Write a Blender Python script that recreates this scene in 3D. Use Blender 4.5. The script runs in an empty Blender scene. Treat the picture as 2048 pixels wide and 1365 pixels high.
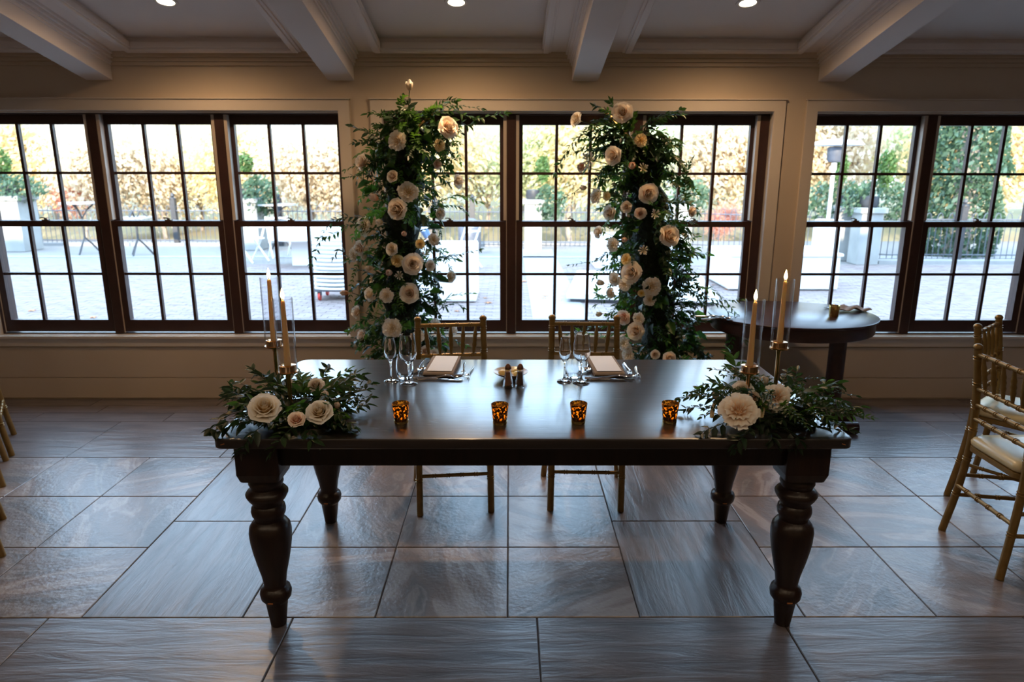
import bpy, bmesh, math, random
from mathutils import Vector, Matrix, Quaternion, noise as mnoise
R = math.radians
SC = bpy.context.scene
COL = SC.collection
rnd = random.Random(7)

# ------------------------------------------------------------------ camera
FPX, PITCH, YAW, ROLL = 1378.04, 0.2404, -0.0038, -0.0014
CAM = Vector((0.0066, -2.3011, 1.6491))
_r0 = Vector((math.cos(YAW), math.sin(YAW), 0)); _f0 = Vector((-math.sin(YAW), math.cos(YAW), 0)); _z = Vector((0, 0, 1))
FWD = _f0 * math.cos(PITCH) - _z * math.sin(PITCH)
_u0 = _f0 * math.sin(PITCH) + _z * math.cos(PITCH)
RGT = _r0 * math.cos(ROLL) - _u0 * math.sin(ROLL)
UPV = _r0 * math.sin(ROLL) + _u0 * math.cos(ROLL)
cd = bpy.data.cameras.new('camera'); cam = bpy.data.objects.new('camera', cd); COL.objects.link(cam)
cd.sensor_width = 36; cd.lens = FPX / 2048 * 36; cd.clip_end = 300
m = Matrix((RGT, UPV, -FWD)).transposed().to_4x4(); m.translation = CAM; cam.matrix_world = m
cd.dof.use_dof = True; cd.dof.focus_distance = 2.65; cd.dof.aperture_fstop = 3.2
SC.camera = cam

# ------------------------------------------------------------------ sky, sun, exposure
w = bpy.data.worlds.new('sky'); SC.world = w; w.use_nodes = True
bg = w.node_tree.nodes['Background']
bg.inputs['Color'].default_value = (0.49, 0.73, 1.0, 1); bg.inputs['Strength'].default_value = 5.2
sd = bpy.data.lights.new('sun', 'SUN'); sd.energy = 7.5; sd.color = (1, 0.84, 0.6); sd.angle = R(1.0)
sun = bpy.data.objects.new('sun', sd); COL.objects.link(sun)
sun.rotation_euler = Vector((0.03, 0.96, -0.27)).to_track_quat('-Z', 'Y').to_euler()
vs = SC.view_settings; vs.view_transform = 'Standard'; vs.look = 'None'; vs.gamma = 1; vs.exposure = 0.65; vs.use_curve_mapping = False
cy = SC.cycles; cy.max_bounces = 10; cy.diffuse_bounces = 5; cy.glossy_bounces = 4; cy.transmission_bounces = 8; cy.use_adaptive_sampling = True; cy.adaptive_threshold = .025
cy.transparent_max_bounces = 16; cy.caustics_reflective = False; cy.caustics_refractive = False; cy.sample_clamp_indirect = 6
LAMP_W, LAMP_BACK = 50.0, 44.0


def at(x, y, z=None, Y=None):
    """the point of the room seen at a pixel of the 2048x1365 photograph, at height z or at depth Y"""
    d = FWD + RGT * ((x - 1024) / FPX) + UPV * ((682.5 - y) / FPX)
    t = (z - CAM.z) / d.z if z is not None else (Y - CAM.y) / d.y
    return CAM + d * t


# ------------------------------------------------------------------ helpers
class MB:
    def __init__(s): s.v = []; s.f = []
    def add(s, vs, fs):
        o = len(s.v); s.v += [tuple(p) for p in vs]; s.f += [tuple(i + o for i in q) for q in fs]; return s
    def box(s, x0, x1, y0, y1, z0, z1, fn=None):
        p = [(x, y, z) for z in (z0, z1) for y in (y0, y1) for x in (x0, x1)]
        if fn: p = [fn(*q) for q in p]
        return s.add(p, [(0, 2, 3, 1), (4, 5, 7, 6), (0, 1, 5, 4), (1, 3, 7, 5), (3, 2, 6, 7), (2, 0, 4, 6)])
    def tube(s, pts, rad, n=8, cap=True, flat=1.0):
        pts = [Vector(p) for p in pts]; N = len(pts)
        rad = rad if isinstance(rad, (list, tuple)) else [rad] * N
        vs = []; prev = None
        for i, p in enumerate(pts):
            t = (pts[min(i + 1, N - 1)] - pts[max(i - 1, 0)]).normalized()
            if prev is None:
                a = t.orthogonal().normalized() if abs(t.z) < .99 else Vector((1, 0, 0))
            else:
                a = (prev - t * prev.dot(t)).normalized()
            prev = a; b = t.cross(a)
            for k in range(n):
                c = 2 * math.pi * k / n
                vs.append(p + a * (rad[i] * math.cos(c)) + b * (rad[i] * flat * math.sin(c)))
        fs = [(i * n + k, i * n + (k + 1) % n, (i + 1) * n + (k + 1) % n, (i + 1) * n + k) for i in range(N - 1) for k in range(n)]
        if cap: fs += [tuple(range(n))[::-1], tuple(range((N - 1) * n, N * n))]
        return s.add(vs, fs)
    def lathe(s, prof, n=24, c=(0, 0, 0), sx=1, sy=1):
        vs = []; rows = []
        for r, z in prof:
            if r < 1e-6: rows.append([len(vs)] * n); vs.append((c[0], c[1], c[2] + z))
            else:
                rows.append([len(vs) + k for k in range(n)])
                for k in range(n):
                    a = 2 * math.pi * k / n; vs.append((c[0] + r * sx * math.cos(a), c[1] + r * sy * math.sin(a), c[2] + z))
        fs = []
        for i in range(len(rows) - 1):
            for k in range(n):
                q = [rows[i][k], rows[i][(k + 1) % n], rows[i + 1][(k + 1) % n], rows[i + 1][k]]
                u = []
                for j in q:
                    if j not in u: u.append(j)
                if len(u) > 2: fs.append(u)
        return s.add(vs, fs)
    def mesh(s, name, mat, smooth=False, bevel=0, seg=2):
        me = bpy.data.meshes.new(name); me.from_pydata(s.v, [], s.f)
        bm = bmesh.new(); bm.from_mesh(me)
        bmesh.ops.recalc_face_normals(bm, faces=bm.faces)
        if bevel: bmesh.ops.bevel(bm, geom=bm.edges[:], offset=bevel, segments=seg, profile=.6, affect='EDGES', clamp_overlap=True)
        bm.to_mesh(me); bm.free()
        for mm in (mat if isinstance(mat, (list, tuple)) else [mat]): me.materials.append(mm)
        if smooth:
            for p in me.polygons: p.use_smooth = True
            me.set_sharp_from_angle(angle=R(smooth if smooth is not True else 45))
        return me
    def build(s, name, mat, parent=None, smooth=False, bevel=0, loc=None, seg=2):
        return link(name, s.mesh(name, mat, smooth, bevel, seg), parent, loc)


def link(name, me, parent=None, loc=None):
    o = bpy.data.objects.new(name, me); COL.objects.link(o)
    if parent: o.parent = parent
    if loc is not None: o.location = loc
    return o
def tag(o, label=None, cat=None, group=None, kind=None):
    for k, v in (('label', label), ('category', cat), ('group', group), ('kind', kind)):
        if v: o[k] = v
    return o
def thing(name, label, cat, loc=(0, 0, 0), rz=0, group=None):
    o = bpy.data.objects.new(name, None); COL.objects.link(o); o.location = loc; o.rotation_euler.z = rz; o.empty_display_size = .05
    return tag(o, label, cat, group)
def kids(o): return [c for c in bpy.data.objects if c.parent is o]
def copy_tree(o, parent=None, tree=None):
    c = o.copy(); COL.objects.link(c); c.parent = parent
    for ch in (tree[o.name] if tree else kids(o)): copy_tree(ch, c)
    return c
def aim(o, d, roll=0, s=1):
    q = Vector(d).to_track_quat('X', 'Z') @ Quaternion((1, 0, 0), roll)
    o.rotation_mode = 'QUATERNION'; o.rotation_quaternion = q; o.scale = (s, s, s)
def spl(pts, n):
    """smooth path through points"""
    P = [Vector(p) for p in pts]; P = [P[0] * 2 - P[1]] + P + [P[-1] * 2 - P[-2]]; out = []
    K = len(P) - 3
    for i in range(n + 1):
        t = i / n * K; k = min(int(t), K - 1); u = t - k; a, b, c, d = P[k:k + 4]
        out.append(.5 * ((2 * b) + (c - a) * u + (2 * a - 5 * b + 4 * c - d) * u * u + (3 * b - a - 3 * c + d) * u ** 3))
    return out


# ------------------------------------------------------------------ materials
def M(name, col, rough=.5, metal=0, spec=.5, var=None, vscale=4, stretch=(1, 1, 1), bump=0, bscale=30, coat=0, trans=0, tcol=None, sub=0, objvar=0, bdist=.01):
    mt = bpy.data.materials.new(name); mt.use_nodes = True; nt = mt.node_tree; N = nt.nodes; L = nt.links
    b = N['Principled BSDF']
    b.inputs['Base Color'].default_value = (*col, 1); b.inputs['Roughness'].default_value = rough; b.inputs['Metallic'].default_value = metal
    b.inputs['Specular IOR Level'].default_value = spec; b.inputs['Coat Weight'].default_value = coat
    if sub:
        b.inputs['Subsurface Weight'].default_value = sub; b.inputs['Subsurface Radius'].default_value = (1, .5, .2); b.inputs['Subsurface Scale'].default_value = .012
    tc = N.new('ShaderNodeTexCoord'); mp = N.new('ShaderNodeMapping'); mp.inputs['Scale'].default_value = stretch
    L.new(tc.outputs['Object'], mp.inputs['Vector'])
    colout = None
    if var or objvar:
        nz = N.new('ShaderNodeTexNoise'); nz.inputs['Scale'].default_value = vscale; nz.inputs['Detail'].default_value = 6
        L.new(mp.outputs[0], nz.inputs['Vector'])
        mx = N.new('ShaderNodeMix'); mx.data_type = 'RGBA'
        mx.inputs[6].default_value = (*col, 1); mx.inputs[7].default_value = (*(var or col), 1)
        rp = N.new('ShaderNodeMapRange'); rp.inputs[1].default_value = .35; rp.inputs[2].default_value = .65
        L.new(nz.outputs['Fac'], rp.inputs[0]); L.new(rp.outputs[0], mx.inputs[0]); colout = mx.outputs[2]
        if objvar:
            oi = N.new('ShaderNodeObjectInfo'); hs = N.new('ShaderNodeHueSaturation')
            r2 = N.new('ShaderNodeMapRange'); r2.inputs[3].default_value = 1 - objvar; r2.inputs[4].default_value = 1 + objvar
            L.new(oi.outputs['Random'], r2.inputs[0]); L.new(r2.outputs[0], hs.inputs['Value']); L.new(colout, hs.inputs['Color']); colout = hs.outputs[0]
        L.new(colout, b.inputs['Base Color'])
    if bump:
        nb = N.new('ShaderNodeTexNoise'); nb.inputs['Scale'].default_value = bscale; nb.inputs['Detail'].default_value = 4
        L.new(mp.outputs[0], nb.inputs['Vector'])
        bp = N.new('ShaderNodeBump'); bp.inputs['Strength'].default_value = bump; bp.inputs['Distance'].default_value = bdist
        L.new(nb.outputs['Fac'], bp.inputs['Height']); L.new(bp.outputs[0], b.inputs['Normal'])
    if trans:
        tr = N.new('ShaderNodeBsdfTranslucent'); ms = N.new('ShaderNodeMixShader'); ms.inputs[0].default_value = trans
        tr.inputs['Color'].default_value = (*(tcol or col), 1)
        L.new(b.outputs[0], ms.inputs[1]); L.new(tr.outputs[0], ms.inputs[2]); L.new(ms.outputs[0], N['Material Output'].inputs['Surface'])
    return mt

def M_emit(name, col, s):
    mt = bpy.data.materials.new(name); mt.use_nodes = True; N = mt.node_tree.nodes
    e = N.new('ShaderNodeEmission'); e.inputs[0].default_value = (*col, 1); e.inputs[1].default_value = s
    mt.node_tree.links.new(e.outputs[0], N['Material Output'].inputs['Surface']); return mt

def M_pane(name, col=(1, 1, 1), rough=0.0, edge=.35):
    mt = bpy.data.materials.new(name); mt.use_nodes = True; nt = mt.node_tree; N = nt.nodes; L = nt.links
    tb = N.new('ShaderNodeBsdfTransparent'); tb.inputs[0].default_value = (*col, 1)
    g = N.new('ShaderNodeBsdfGlossy'); g.inputs['Roughness'].default_value = rough
    lw = N.new('ShaderNodeLayerWeight'); lw.inputs[0].default_value = .5; pw = N.new('ShaderNodeMath'); pw.operation = 'POWER'; pw.inputs[1].default_value = 4
    mr = N.new('ShaderNodeMath'); mr.operation = 'MULTIPLY_ADD'; mr.inputs[1].default_value = edge; mr.inputs[2].default_value = .035
    L.new(lw.outputs['Facing'], pw.inputs[0]); L.new(pw.outputs[0], mr.inputs[0]); ms = N.new('ShaderNodeMixShader')
    L.new(mr.outputs[0], ms.inputs[0]); L.new(tb.outputs[0], ms.inputs[1]); L.new(g.outputs[0], ms.inputs[2])
    L.new(ms.outputs[0], N['Material Output'].inputs['Surface']); return mt

def M_glass(name, col=(1, 1, 1), ior=1.45):
    mt = bpy.data.materials.new(name); mt.use_nodes = True; N = mt.node_tree.nodes
    g = N.new('ShaderNodeBsdfGlass'); g.inputs['Color'].default_value = (*col, 1); g.inputs['IOR'].default_value = ior; g.inputs['Roughness'].default_value = 0
    mt.node_tree.links.new(g.outputs[0], N['Material Output'].inputs['Surface']); return mt

def M_stone(name):
    """slate-look porcelain: cloudy brown-grey with pale veins, different on every tile"""
    mt = bpy.data.materials.new(name); mt.use_nodes = True; nt = mt.node_tree; N = nt.nodes; L = nt.links
    b = N['Principled BSDF']; tc = N.new('ShaderNodeTexCoord'); oi = N.new('ShaderNodeObjectInfo')
    rot = N.new('ShaderNodeVectorRotate'); rot.rotation_type = 'Z_AXIS'
    ang = N.new('ShaderNodeMath'); ang.operation = 'MULTIPLY'; ang.inputs[1].default_value = 37.0
    L.new(oi.outputs['Random'], ang.inputs[0]); L.new(ang.outputs[0], rot.inputs['Angle']); L.new(tc.outputs['Object'], rot.inputs['Vector'])
    off = N.new('ShaderNodeCombineXYZ'); o2 = N.new('ShaderNodeMath'); o2.operation = 'MULTIPLY'; o2.inputs[1].default_value = 113.0
    L.new(oi.outputs['Random'], o2.inputs[0])
    for i in range(3): L.new(o2.outputs[0], off.inputs[i])
    ad = N.new('ShaderNodeVectorMath'); ad.operation = 'ADD'; L.new(rot.outputs[0], ad.inputs[0]); L.new(off.outputs[0], ad.inputs[1])
    mp = N.new('ShaderNodeMapping'); mp.inputs['Scale'].default_value = (1.0, 3.6, 1); L.new(ad.outputs[0], mp.inputs['Vector'])
    n1 = N.new('ShaderNodeTexNoise'); n1.inputs['Scale'].default_value = 1.5; n1.inputs['Detail'].default_value = 8; n1.inputs['Distortion'].default_value = .7; L.new(mp.outputs[0], n1.inputs['Vector'])
    cr = N.new('ShaderNodeValToRGB'); e = cr.color_ramp.elements
    e[0].position = .28; e[0].color = (.085, .082, .09, 1); e[1].position = .74; e[1].color = (.23, .175, .15, 1)
    for p, c in ((.40, (.125, .115, .12, 1)), (.44, (.24, .215, .205, 1)), (.47, (.15, .13, .13, 1)), (.56, (.20, .15, .13, 1)), (.61, (.33, .285, .265, 1)), (.655, (.30, .26, .24, 1)), (.675, (.20, .15, .13, 1))):
        q = cr.color_ramp.elements.new(p); q.color = c
    L.new(n1.outputs['Fac'], cr.inputs[0])
    n2 = N.new('ShaderNodeTexNoise'); n2.inputs['Scale'].default_value = 3.0; n2.inputs['Detail'].default_value = 5; L.new(ad.outputs[0], n2.inputs['Vector'])
    mx = N.new('ShaderNodeMix'); mx.data_type = 'RGBA'; mx.blend_type = 'MULTIPLY'; mx.inputs[0].default_value = .6
    rp = N.new('ShaderNodeValToRGB'); rp.color_ramp.elements[0].color = (.55, .55, .6, 1); rp.color_ramp.elements[1].color = (1.4, 1.3, 1.2, 1)
    L.new(n2.outputs['Fac'], rp.inputs[0]); L.new(cr.outputs[0], mx.inputs[6]); L.new(rp.outputs[0], mx.inputs[7]); L.new(mx.outputs[2], b.inputs['Base Color'])
    nb = N.new('ShaderNodeTexNoise'); nb.inputs['Scale'].default_value = 55; nb.inputs['Detail'].default_value = 6; L.new(ad.outputs[0], nb.inputs['Vector'])
    nb2 = N.new('ShaderNodeTexNoise'); nb2.inputs['Scale'].default_value = 9; nb2.inputs['Detail'].default_value = 3; L.new(ad.outputs[0], nb2.inputs['Vector'])
    sm = N.new('ShaderNodeMath'); sm.operation = 'MULTIPLY_ADD'; sm.inputs[1].default_value = 2.0; L.new(nb2.outputs['Fac'], sm.inputs[0]); L.new(nb.outputs['Fac'], sm.inputs[2])
    bp = N.new('ShaderNodeBump'); bp.inputs['Strength'].default_value = .35; bp.inputs['Distance'].default_value = .004
    L.new(sm.outputs[0], bp.inputs['Height']); L.new(bp.outputs[0], b.inputs['Normal'])
    b.inputs['Roughness'].default_value = .32; b.inputs['Specular IOR Level'].default_value = .95
    return mt

def M_woodlook(name, c0, c1, rough, bump, sc=(1.2, 14, 14), spec=.9, pits=0, bdist=.004, coat=0):
    mt = bpy.data.materials.new(name); mt.use_nodes = True; nt = mt.node_tree; N = nt.nodes; L = nt.links
    b = N['Principled BSDF']; tc = N.new('ShaderNodeTexCoord'); oi = N.new('ShaderNodeObjectInfo')
    mu = N.new('ShaderNodeMath'); mu.operation = 'MULTIPLY'; mu.inputs[1].default_value = 91.0; L.new(oi.outputs['Random'], mu.inputs[0])
    cx = N.new('ShaderNodeCombineXYZ')
    for i in range(3): L.new(mu.outputs[0], cx.inputs[i])
    ad = N.new('ShaderNodeVectorMath'); ad.operation = 'ADD'; L.new(tc.outputs['Object'], ad.inputs[0]); L.new(cx.outputs[0], ad.inputs[1])
    mp = N.new('ShaderNodeMapping'); mp.inputs['Scale'].default_value = sc; L.new(ad.outputs[0], mp.inputs['Vector'])
    n1 = N.new('ShaderNodeTexNoise'); n1.inputs['Scale'].default_value = 2.2; n1.inputs['Detail'].default_value = 8; n1.inputs['Roughness'].default_value = .62; n1.inputs['Distortion'].default_value = .5
    L.new(mp.outputs[0], n1.inputs['Vector'])
    cr = N.new('ShaderNodeValToRGB'); cr.color_ramp.elements[0].position = .33; cr.color_ramp.elements[1].position = .7
    cr.color_ramp.elements[0].color = (*c0, 1); cr.color_ramp.elements[1].color = (*c1, 1)
    L.new(n1.outputs['Fac'], cr.inputs[0]); L.new(cr.outputs[0], b.inputs['Base Color'])
    h = n1.outputs['Fac']
    if pits:
        vo = N.new('ShaderNodeTexNoise'); vo.inputs['Scale'].default_value = 26; vo.inputs['Detail'].default_value = 2
        m2 = N.new('ShaderNodeMapping'); m2.inputs['Scale'].default_value = (.45, 1.3, 1); L.new(ad.outputs[0], m2.inputs['Vector']); L.new(m2.outputs[0], vo.inputs['Vector'])
        rr = N.new('ShaderNodeMapRange'); rr.inputs[1].default_value = .66; rr.inputs[2].default_value = .74; rr.inputs[3].default_value = 0; rr.inputs[4].default_value = -pits
        L.new(vo.outputs['Fac'], rr.inputs[0]); sm = N.new('ShaderNodeMath'); sm.operation = 'ADD'; L.new(h, sm.inputs[0]); L.new(rr.outputs[0], sm.inputs[1]); h = sm.outputs[0]
    bp = N.new('ShaderNodeBump'); bp.inputs['Strength'].default_value = bump; bp.inputs['Distance'].default_value = bdist
    L.new(h, bp.inputs['Height']); L.new(bp.outputs[0], b.inputs['Normal'])
    b.inputs['Roughness'].default_value = rough; b.inputs['Specular IOR Level'].default_value = spec
    b.inputs['Coat Weight'].default_value = coat; b.inputs['Coat Roughness'].default_value = .17
    return mt

def M_petal(name, core, edge, trans=.18):
    """petals run from a deeper tint at the base to a pale rim (attribute 'rim' set on the mesh)"""
    mt = bpy.data.materials.new(name); mt.use_nodes = True; nt = mt.node_tree; N = nt.nodes; L = nt.links
    b = N['Principled BSDF']; b.inputs['Roughness'].default_value = .55; b.inputs['Specular IOR Level'].default_value = .25
    at_ = N.new('ShaderNodeAttribute'); at_.attribute_name = 'rim'
    cr = N.new('ShaderNodeValToRGB'); cr.color_ramp.elements[0].position = .25; cr.color_ramp.elements[1].position = .95
    cr.color_ramp.elements[0].color = (*core, 1); cr.color_ramp.elements[1].color = (*edge, 1)
    L.new(at_.outputs['Fac'], cr.inputs[0])
    oi = N.new('ShaderNodeObjectInfo'); hs = N.new('ShaderNodeHueSaturation'); r2 = N.new('ShaderNodeMapRange'); r2.inputs[3].default_value = .75; r2.inputs[4].default_value = 1.15
    L.new(oi.outputs['Random'], r2.inputs[0]); L.new(r2.outputs[0], hs.inputs['Saturation']); L.new(cr.outputs[0], hs.inputs['Color'])
    L.new(hs.outputs[0], b.inputs['Base Color'])
    tr = N.new('ShaderNodeBsdfTranslucent'); ms = N.new('ShaderNodeMixShader'); ms.inputs[0].default_value = trans
    L.new(hs.outputs[0], tr.inputs['Color']); L.new(b.outputs[0], ms.inputs[1]); L.new(tr.outputs[0], ms.inputs[2]); L.new(ms.outputs[0], N['Material Output'].inputs['Surface'])
    return mt

def M_mercury(name):
    mt = bpy.data.materials.new(name); mt.use_nodes = True; nt = mt.node_tree; N = nt.nodes; L = nt.links
    tc = N.new('ShaderNodeTexCoord'); nz = N.new('ShaderNodeTexNoise'); nz.inputs['Scale'].default_value = 130; nz.inputs['Detail'].default_value = 3
    L.new(tc.outputs['Object'], nz.inputs['Vector']); rp = N.new('ShaderNodeMapRange'); rp.inputs[1].default_value = .53; rp.inputs[2].default_value = .59; L.new(nz.outputs['Fac'], rp.inputs[0])
    b = N['Principled BSDF']; b.inputs['Base Color'].default_value = (.10, .05, .018, 1); b.inputs['Metallic'].default_value = .8; b.inputs['Roughness'].default_value = .28
    tl = N.new('ShaderNodeBsdfTranslucent'); tl.inputs[0].default_value = (1, .60, .15, 1)
    ms = N.new('ShaderNodeMixShader'); L.new(rp.outputs[0], ms.inputs[0]); L.new(b.outputs[0], ms.inputs[1]); L.new(tl.outputs[0], ms.inputs[2])
    L.new(ms.outputs[0], N['Material Output'].inputs['Surface']); return mt

m_wall = M('wall paint', (.62, .52, .41), .75, var=(.59, .49, .385), vscale=2, bump=.06, bscale=220, bdist=.002)
m_trim = M('trim paint', (.68, .61, .54), .22, var=(.66, .59, .52), vscale=3)
m_ceil = M('ceiling paint', (.80, .74, .72), .8, var=(.78, .72, .70), vscale=2)
m_sash = M('dark brown sash paint', (.035, .014, .012), .42, var=(.045, .018, .015), vscale=12, bump=.1, bscale=60)
m_liner = M('vinyl liner', (.55, .47, .40), .5, var=(.5, .43, .36), vscale=5)
m_pane = M_pane('window glass')
m_brassh = M('aged sash lock', (.12, .09, .07), .4, metal=.7)
m_grout = M('grout', (.055, .05, .05), .9, var=(.04, .038, .038), vscale=40)
m_stone = M_stone('slate look tile')
m_plank = M_woodlook('wood look tile', (.085, .078, .087), (.205, .178, .182), .28, .7, sc=(1.1, 8, 8), bdist=.006)
m_table = M_woodlook('espresso wood top', (.010, .0075, .008), (.030, .021, .020), .30, .20, sc=(1.0, 11, 11), spec=.8, pits=.7, bdist=.004, coat=.65)
m_leg = M('espresso turned wood', (.012, .006, .005), .33, var=(.022, .010, .007), vscale=6, stretch=(6, 6, 1), bump=.08, bscale=20)
m_worn = M('bare worn wood', (.42, .17, .06), .6, var=(.3, .11, .04), vscale=40)
m_ped = M('mahogany table', (.028, .012, .012), .30, var=(.045, .018, .016), vscale=5, stretch=(1, 6, 6))
m_gold = M('gold chair paint', (.31, .195, .07), .36, metal=.55, var=(.25, .155, .05), vscale=25)
m_cush = M('champagne satin', (.62, .55, .34), .30, var=(.57, .50, .30), vscale=6, spec=.6)
m_brass = M('rose gold metal', (.92, .56, .28), .16, metal=1, var=(.85, .50, .24), vscale=8)
m_goldv = M('gold mirrored glass', (.75, .56, .22), .14, metal=1, var=(.62, .44, .16), vscale=30)
m_wax = M('ivory wax', (.95, .68, .34), .45, var=(.92, .64, .30), vscale=5, sub=.4, trans=.22, tcol=(1, .72, .36))
m_wick = M('black wick', (.02, .015, .01), .9, var=(.03, .02, .015), vscale=90)
m_flame = M_emit('candle flame', (1, .62, .22), 26)
m_tube = M_pane('hurricane glass', (.965, .97, .98), 0.0, 1.1)
m_glass = M_glass('crystal'); m_shk = M_pane('shaker glass', (.95, .95, .96), .05, 1.8)
m_merc = M_mercury('mercury glass')
m_lampem = M_emit('lit lamp lens', (1, .86, .60), 9)
m_lamprim = M('lamp trim', (.72, .66, .62), .4, var=(.7, .64, .6), vscale=9)
m_linen = M('taupe napkin', (.30, .24, .20), .85, var=(.27, .215, .18), vscale=30, bump=.3, bscale=500, bdist=.001)
m_card = M('white card', (.86, .86, .86), .6, var=(.83, .83, .84), vscale=4)
m_steel = M('polished steel', (.75, .75, .77), .12, metal=1, var=(.70, .70, .72), vscale=10)
m_china = M('cream china', (.62, .56, .48), .25, var=(.58, .52, .45), vscale=5)
m_butter = M('butter', (.90, .72, .30), .4, var=(.85, .66, .25), vscale=30, sub=.3)
m_spiceA = M('ground pink salt', (.36, .19, .12), .9, var=(.30, .15, .10), vscale=300)
m_spiceB = M('ground pepper', (.14, .09, .07), .9, var=(.09, .06, .045), vscale=300)
m_cap = M('bronze shaker cap', (.16, .07, .04), .35, metal=.6, var=(.2, .09, .05), vscale=60)
def leafm(n, a, b, t=.3, tc=None): return M(n, a, .42, var=b, vscale=9, trans=t, tcol=tc or (a[0] * 2.2, a[1] * 2.2, a[2] * 1.2), spec=.5, objvar=.35)
m_leafs = [leafm('ruscus leaf', (.030, .075, .022), (.020, .050, .018)), leafm('dark leaf', (.016, .042, .018), (.010, .028, .012)), leafm('bright leaf', (.055, .135, .028), (.04, .10, .02), .4)]
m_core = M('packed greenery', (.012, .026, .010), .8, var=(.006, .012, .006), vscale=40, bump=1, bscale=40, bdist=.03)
m_stem = M('green stem', (.05, .085, .03), .6, var=(.04, .06, .02), vscale=20)
m_pet = [M_petal('cream petal', (.82, .52, .26), (1.0, .96, .87)), M_petal('white petal', (.84, .66, .38), (1.0, .98, .93)), M_petal('blush petal', (.88, .42, .22), (1.0, .92, .81)), M_petal('yellow petal', (.85, .55, .12), (.98, .86, .52))]
m_spike = M('cream floret', (.80, .70, .45), .6, var=(.7, .55, .3), vscale=60, trans=.2)

# ================================================================== STRUCTURE
S = .505
WF = 2.60                              # room face of the window wall
# ---- floor
fl = MB().box(-5.6, 6.4, -5, 2.8, -.10, -.004).build('floor', m_grout); tag(fl, kind='structure')
_tm = {}
def tile(x0, x1, y0, y1, mat, turn=False):
    g = .0022; w_, d_ = x1 - x0 - 2 * g, y1 - y0 - 2 * g
    L_, W_ = (d_, w_) if turn else (w_, d_)
    key = (round(L_, 3), round(W_, 3), mat.name)
    nm = 'stone_tile' if mat is m_stone else 'wood_look_tile'
    if key not in _tm: _tm[key] = MB().box(-L_ / 2, L_ / 2, -W_ / 2, W_ / 2, -.011, 0).mesh(nm, mat, 30, .0025, 1)
    o = link(nm, _tm[key], fl, ((x0 + x1) / 2, (y0 + y1) / 2, 0))
    if turn: o.rotation_euler.z = math.pi / 2
LX, RX = -1.6237, 1.1377
rows = [(0, S), (S, 2 * S), (2 * S, 3 * S)]
for y0, y1 in rows:
    for k in (-2, -1, 0): tile(k * S, (k + 1) * S, y0, y1, m_stone)
    for k in range(7): tile(LX - (k + 1) * S, LX - k * S, y0, y1, m_stone)
    for k in range(9): tile(RX + k * S, RX + (k + 1) * S, y0, y1, m_stone)
for y0, y1 in ((0, .745), (.745, 3 * S)):
    tile(LX, -2 * S, y0, y1, m_plank, True); tile(S, RX, y0, y1, m_plank, True)
for (y0, y1, off, ln, xl) in ((3 * S, 2.122, -2.63, .912, -5.3), (-.612, 0, -.816, .928, -4.4), (-1.224, -.612, -.35, .928, -4.4), (2.122, 2.295, -2.35, .914, -5.3), (2.295, 2.448, -2.9, .914, -5.3), (2.448, WF, -2.12, .914, -5.3)):
    k0 = math.floor((xl - off) / ln)
    for k in range(k0, k0 + 13): tile(off + k * ln, off + (k + 1) * ln, y0, y1, m_plank)

# ---- window wall
ZS, ZH = .488, 2.052
OPEN = [(-3.72, -1.147), (-.862, 1.799), (2.087, 4.70)]
wb = MB(); wb.box(-5.6, 6.4, WF, 2.82, 0, ZS - .03); wb.box(-5.6, 6.4, WF, 2.82, ZH, 2.75)
xs = [-5.6] + [q for a in OPEN for q in a] + [6.4]
for i in range(0, len(xs), 2): wb.box(xs[i], xs[i + 1], WF, 2.82, ZS - .03, ZH)
wall = wb.build('wall_back', m_wall); tag(wall, kind='structure')
for z0, z1 in ((.012, .166), (.170, .402)):
    MB().box(-5.59, 6.39, WF - .010, WF, z0, z1).build('panel_board', m_wall, wall, bevel=.002, seg=1)
cr = MB().box(-5.59, 6.39, WF - .016, WF, 2.335, 2.36); cr.box(-5.59, 6.39, WF - .03, WF, 2.36, 2.385); cr.box(-5.59, 6.39, WF - .05, WF, 2.385, 2.43)
cr = cr.build('trim_1', m_wall, bevel=.004); tag(cr, kind='structure')
PER = .873; CEN = [(-3.295, -2.422, -1.549), (-.418, .455, 1.328), (2.48, 3.353, 4.226)]
GW = .712; PW = GW / 3; MUN = .020
def sash(name, cx, Y, z0, z1, rb, rt, root):
    hw = GW / 2; st = .050; s = MB()
    s.box(-hw - st, -hw, -.02, .02, z0 - rb, z1 + rt); s.box(hw, hw + st, -.02, .02, z0 - rb, z1 + rt)
    s.box(-hw, hw, -.02, .02, z0 - rb, z0); s.box(-hw, hw, -.02, .02, z1, z1 + rt)
    zm = (z0 + z1) / 2
    for k in (-1, 1): s.box(k * PW / 2 - MUN / 2, k * PW / 2 + MUN / 2, -.014, .014, z0, z1)
    for k in (-1, 0, 1): s.box(k * PW - PW / 2 + MUN / 2 * (k > -1), k * PW + PW / 2 - MUN / 2 * (k < 1), -.013, .013, zm - .009, zm + .009)
    o = s.build(name, m_sash, root, loc=(cx, Y, 0))
    for k in (-1, 0, 1):
        for a, b in ((z0, zm - .009), (zm + .009, z1)):
            MB().box(k * PW - PW / 2 + .004, k * PW + PW / 2 - .004, -.0015, .0015, a, b).build('pane', m_pane, o)
    return o
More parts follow.
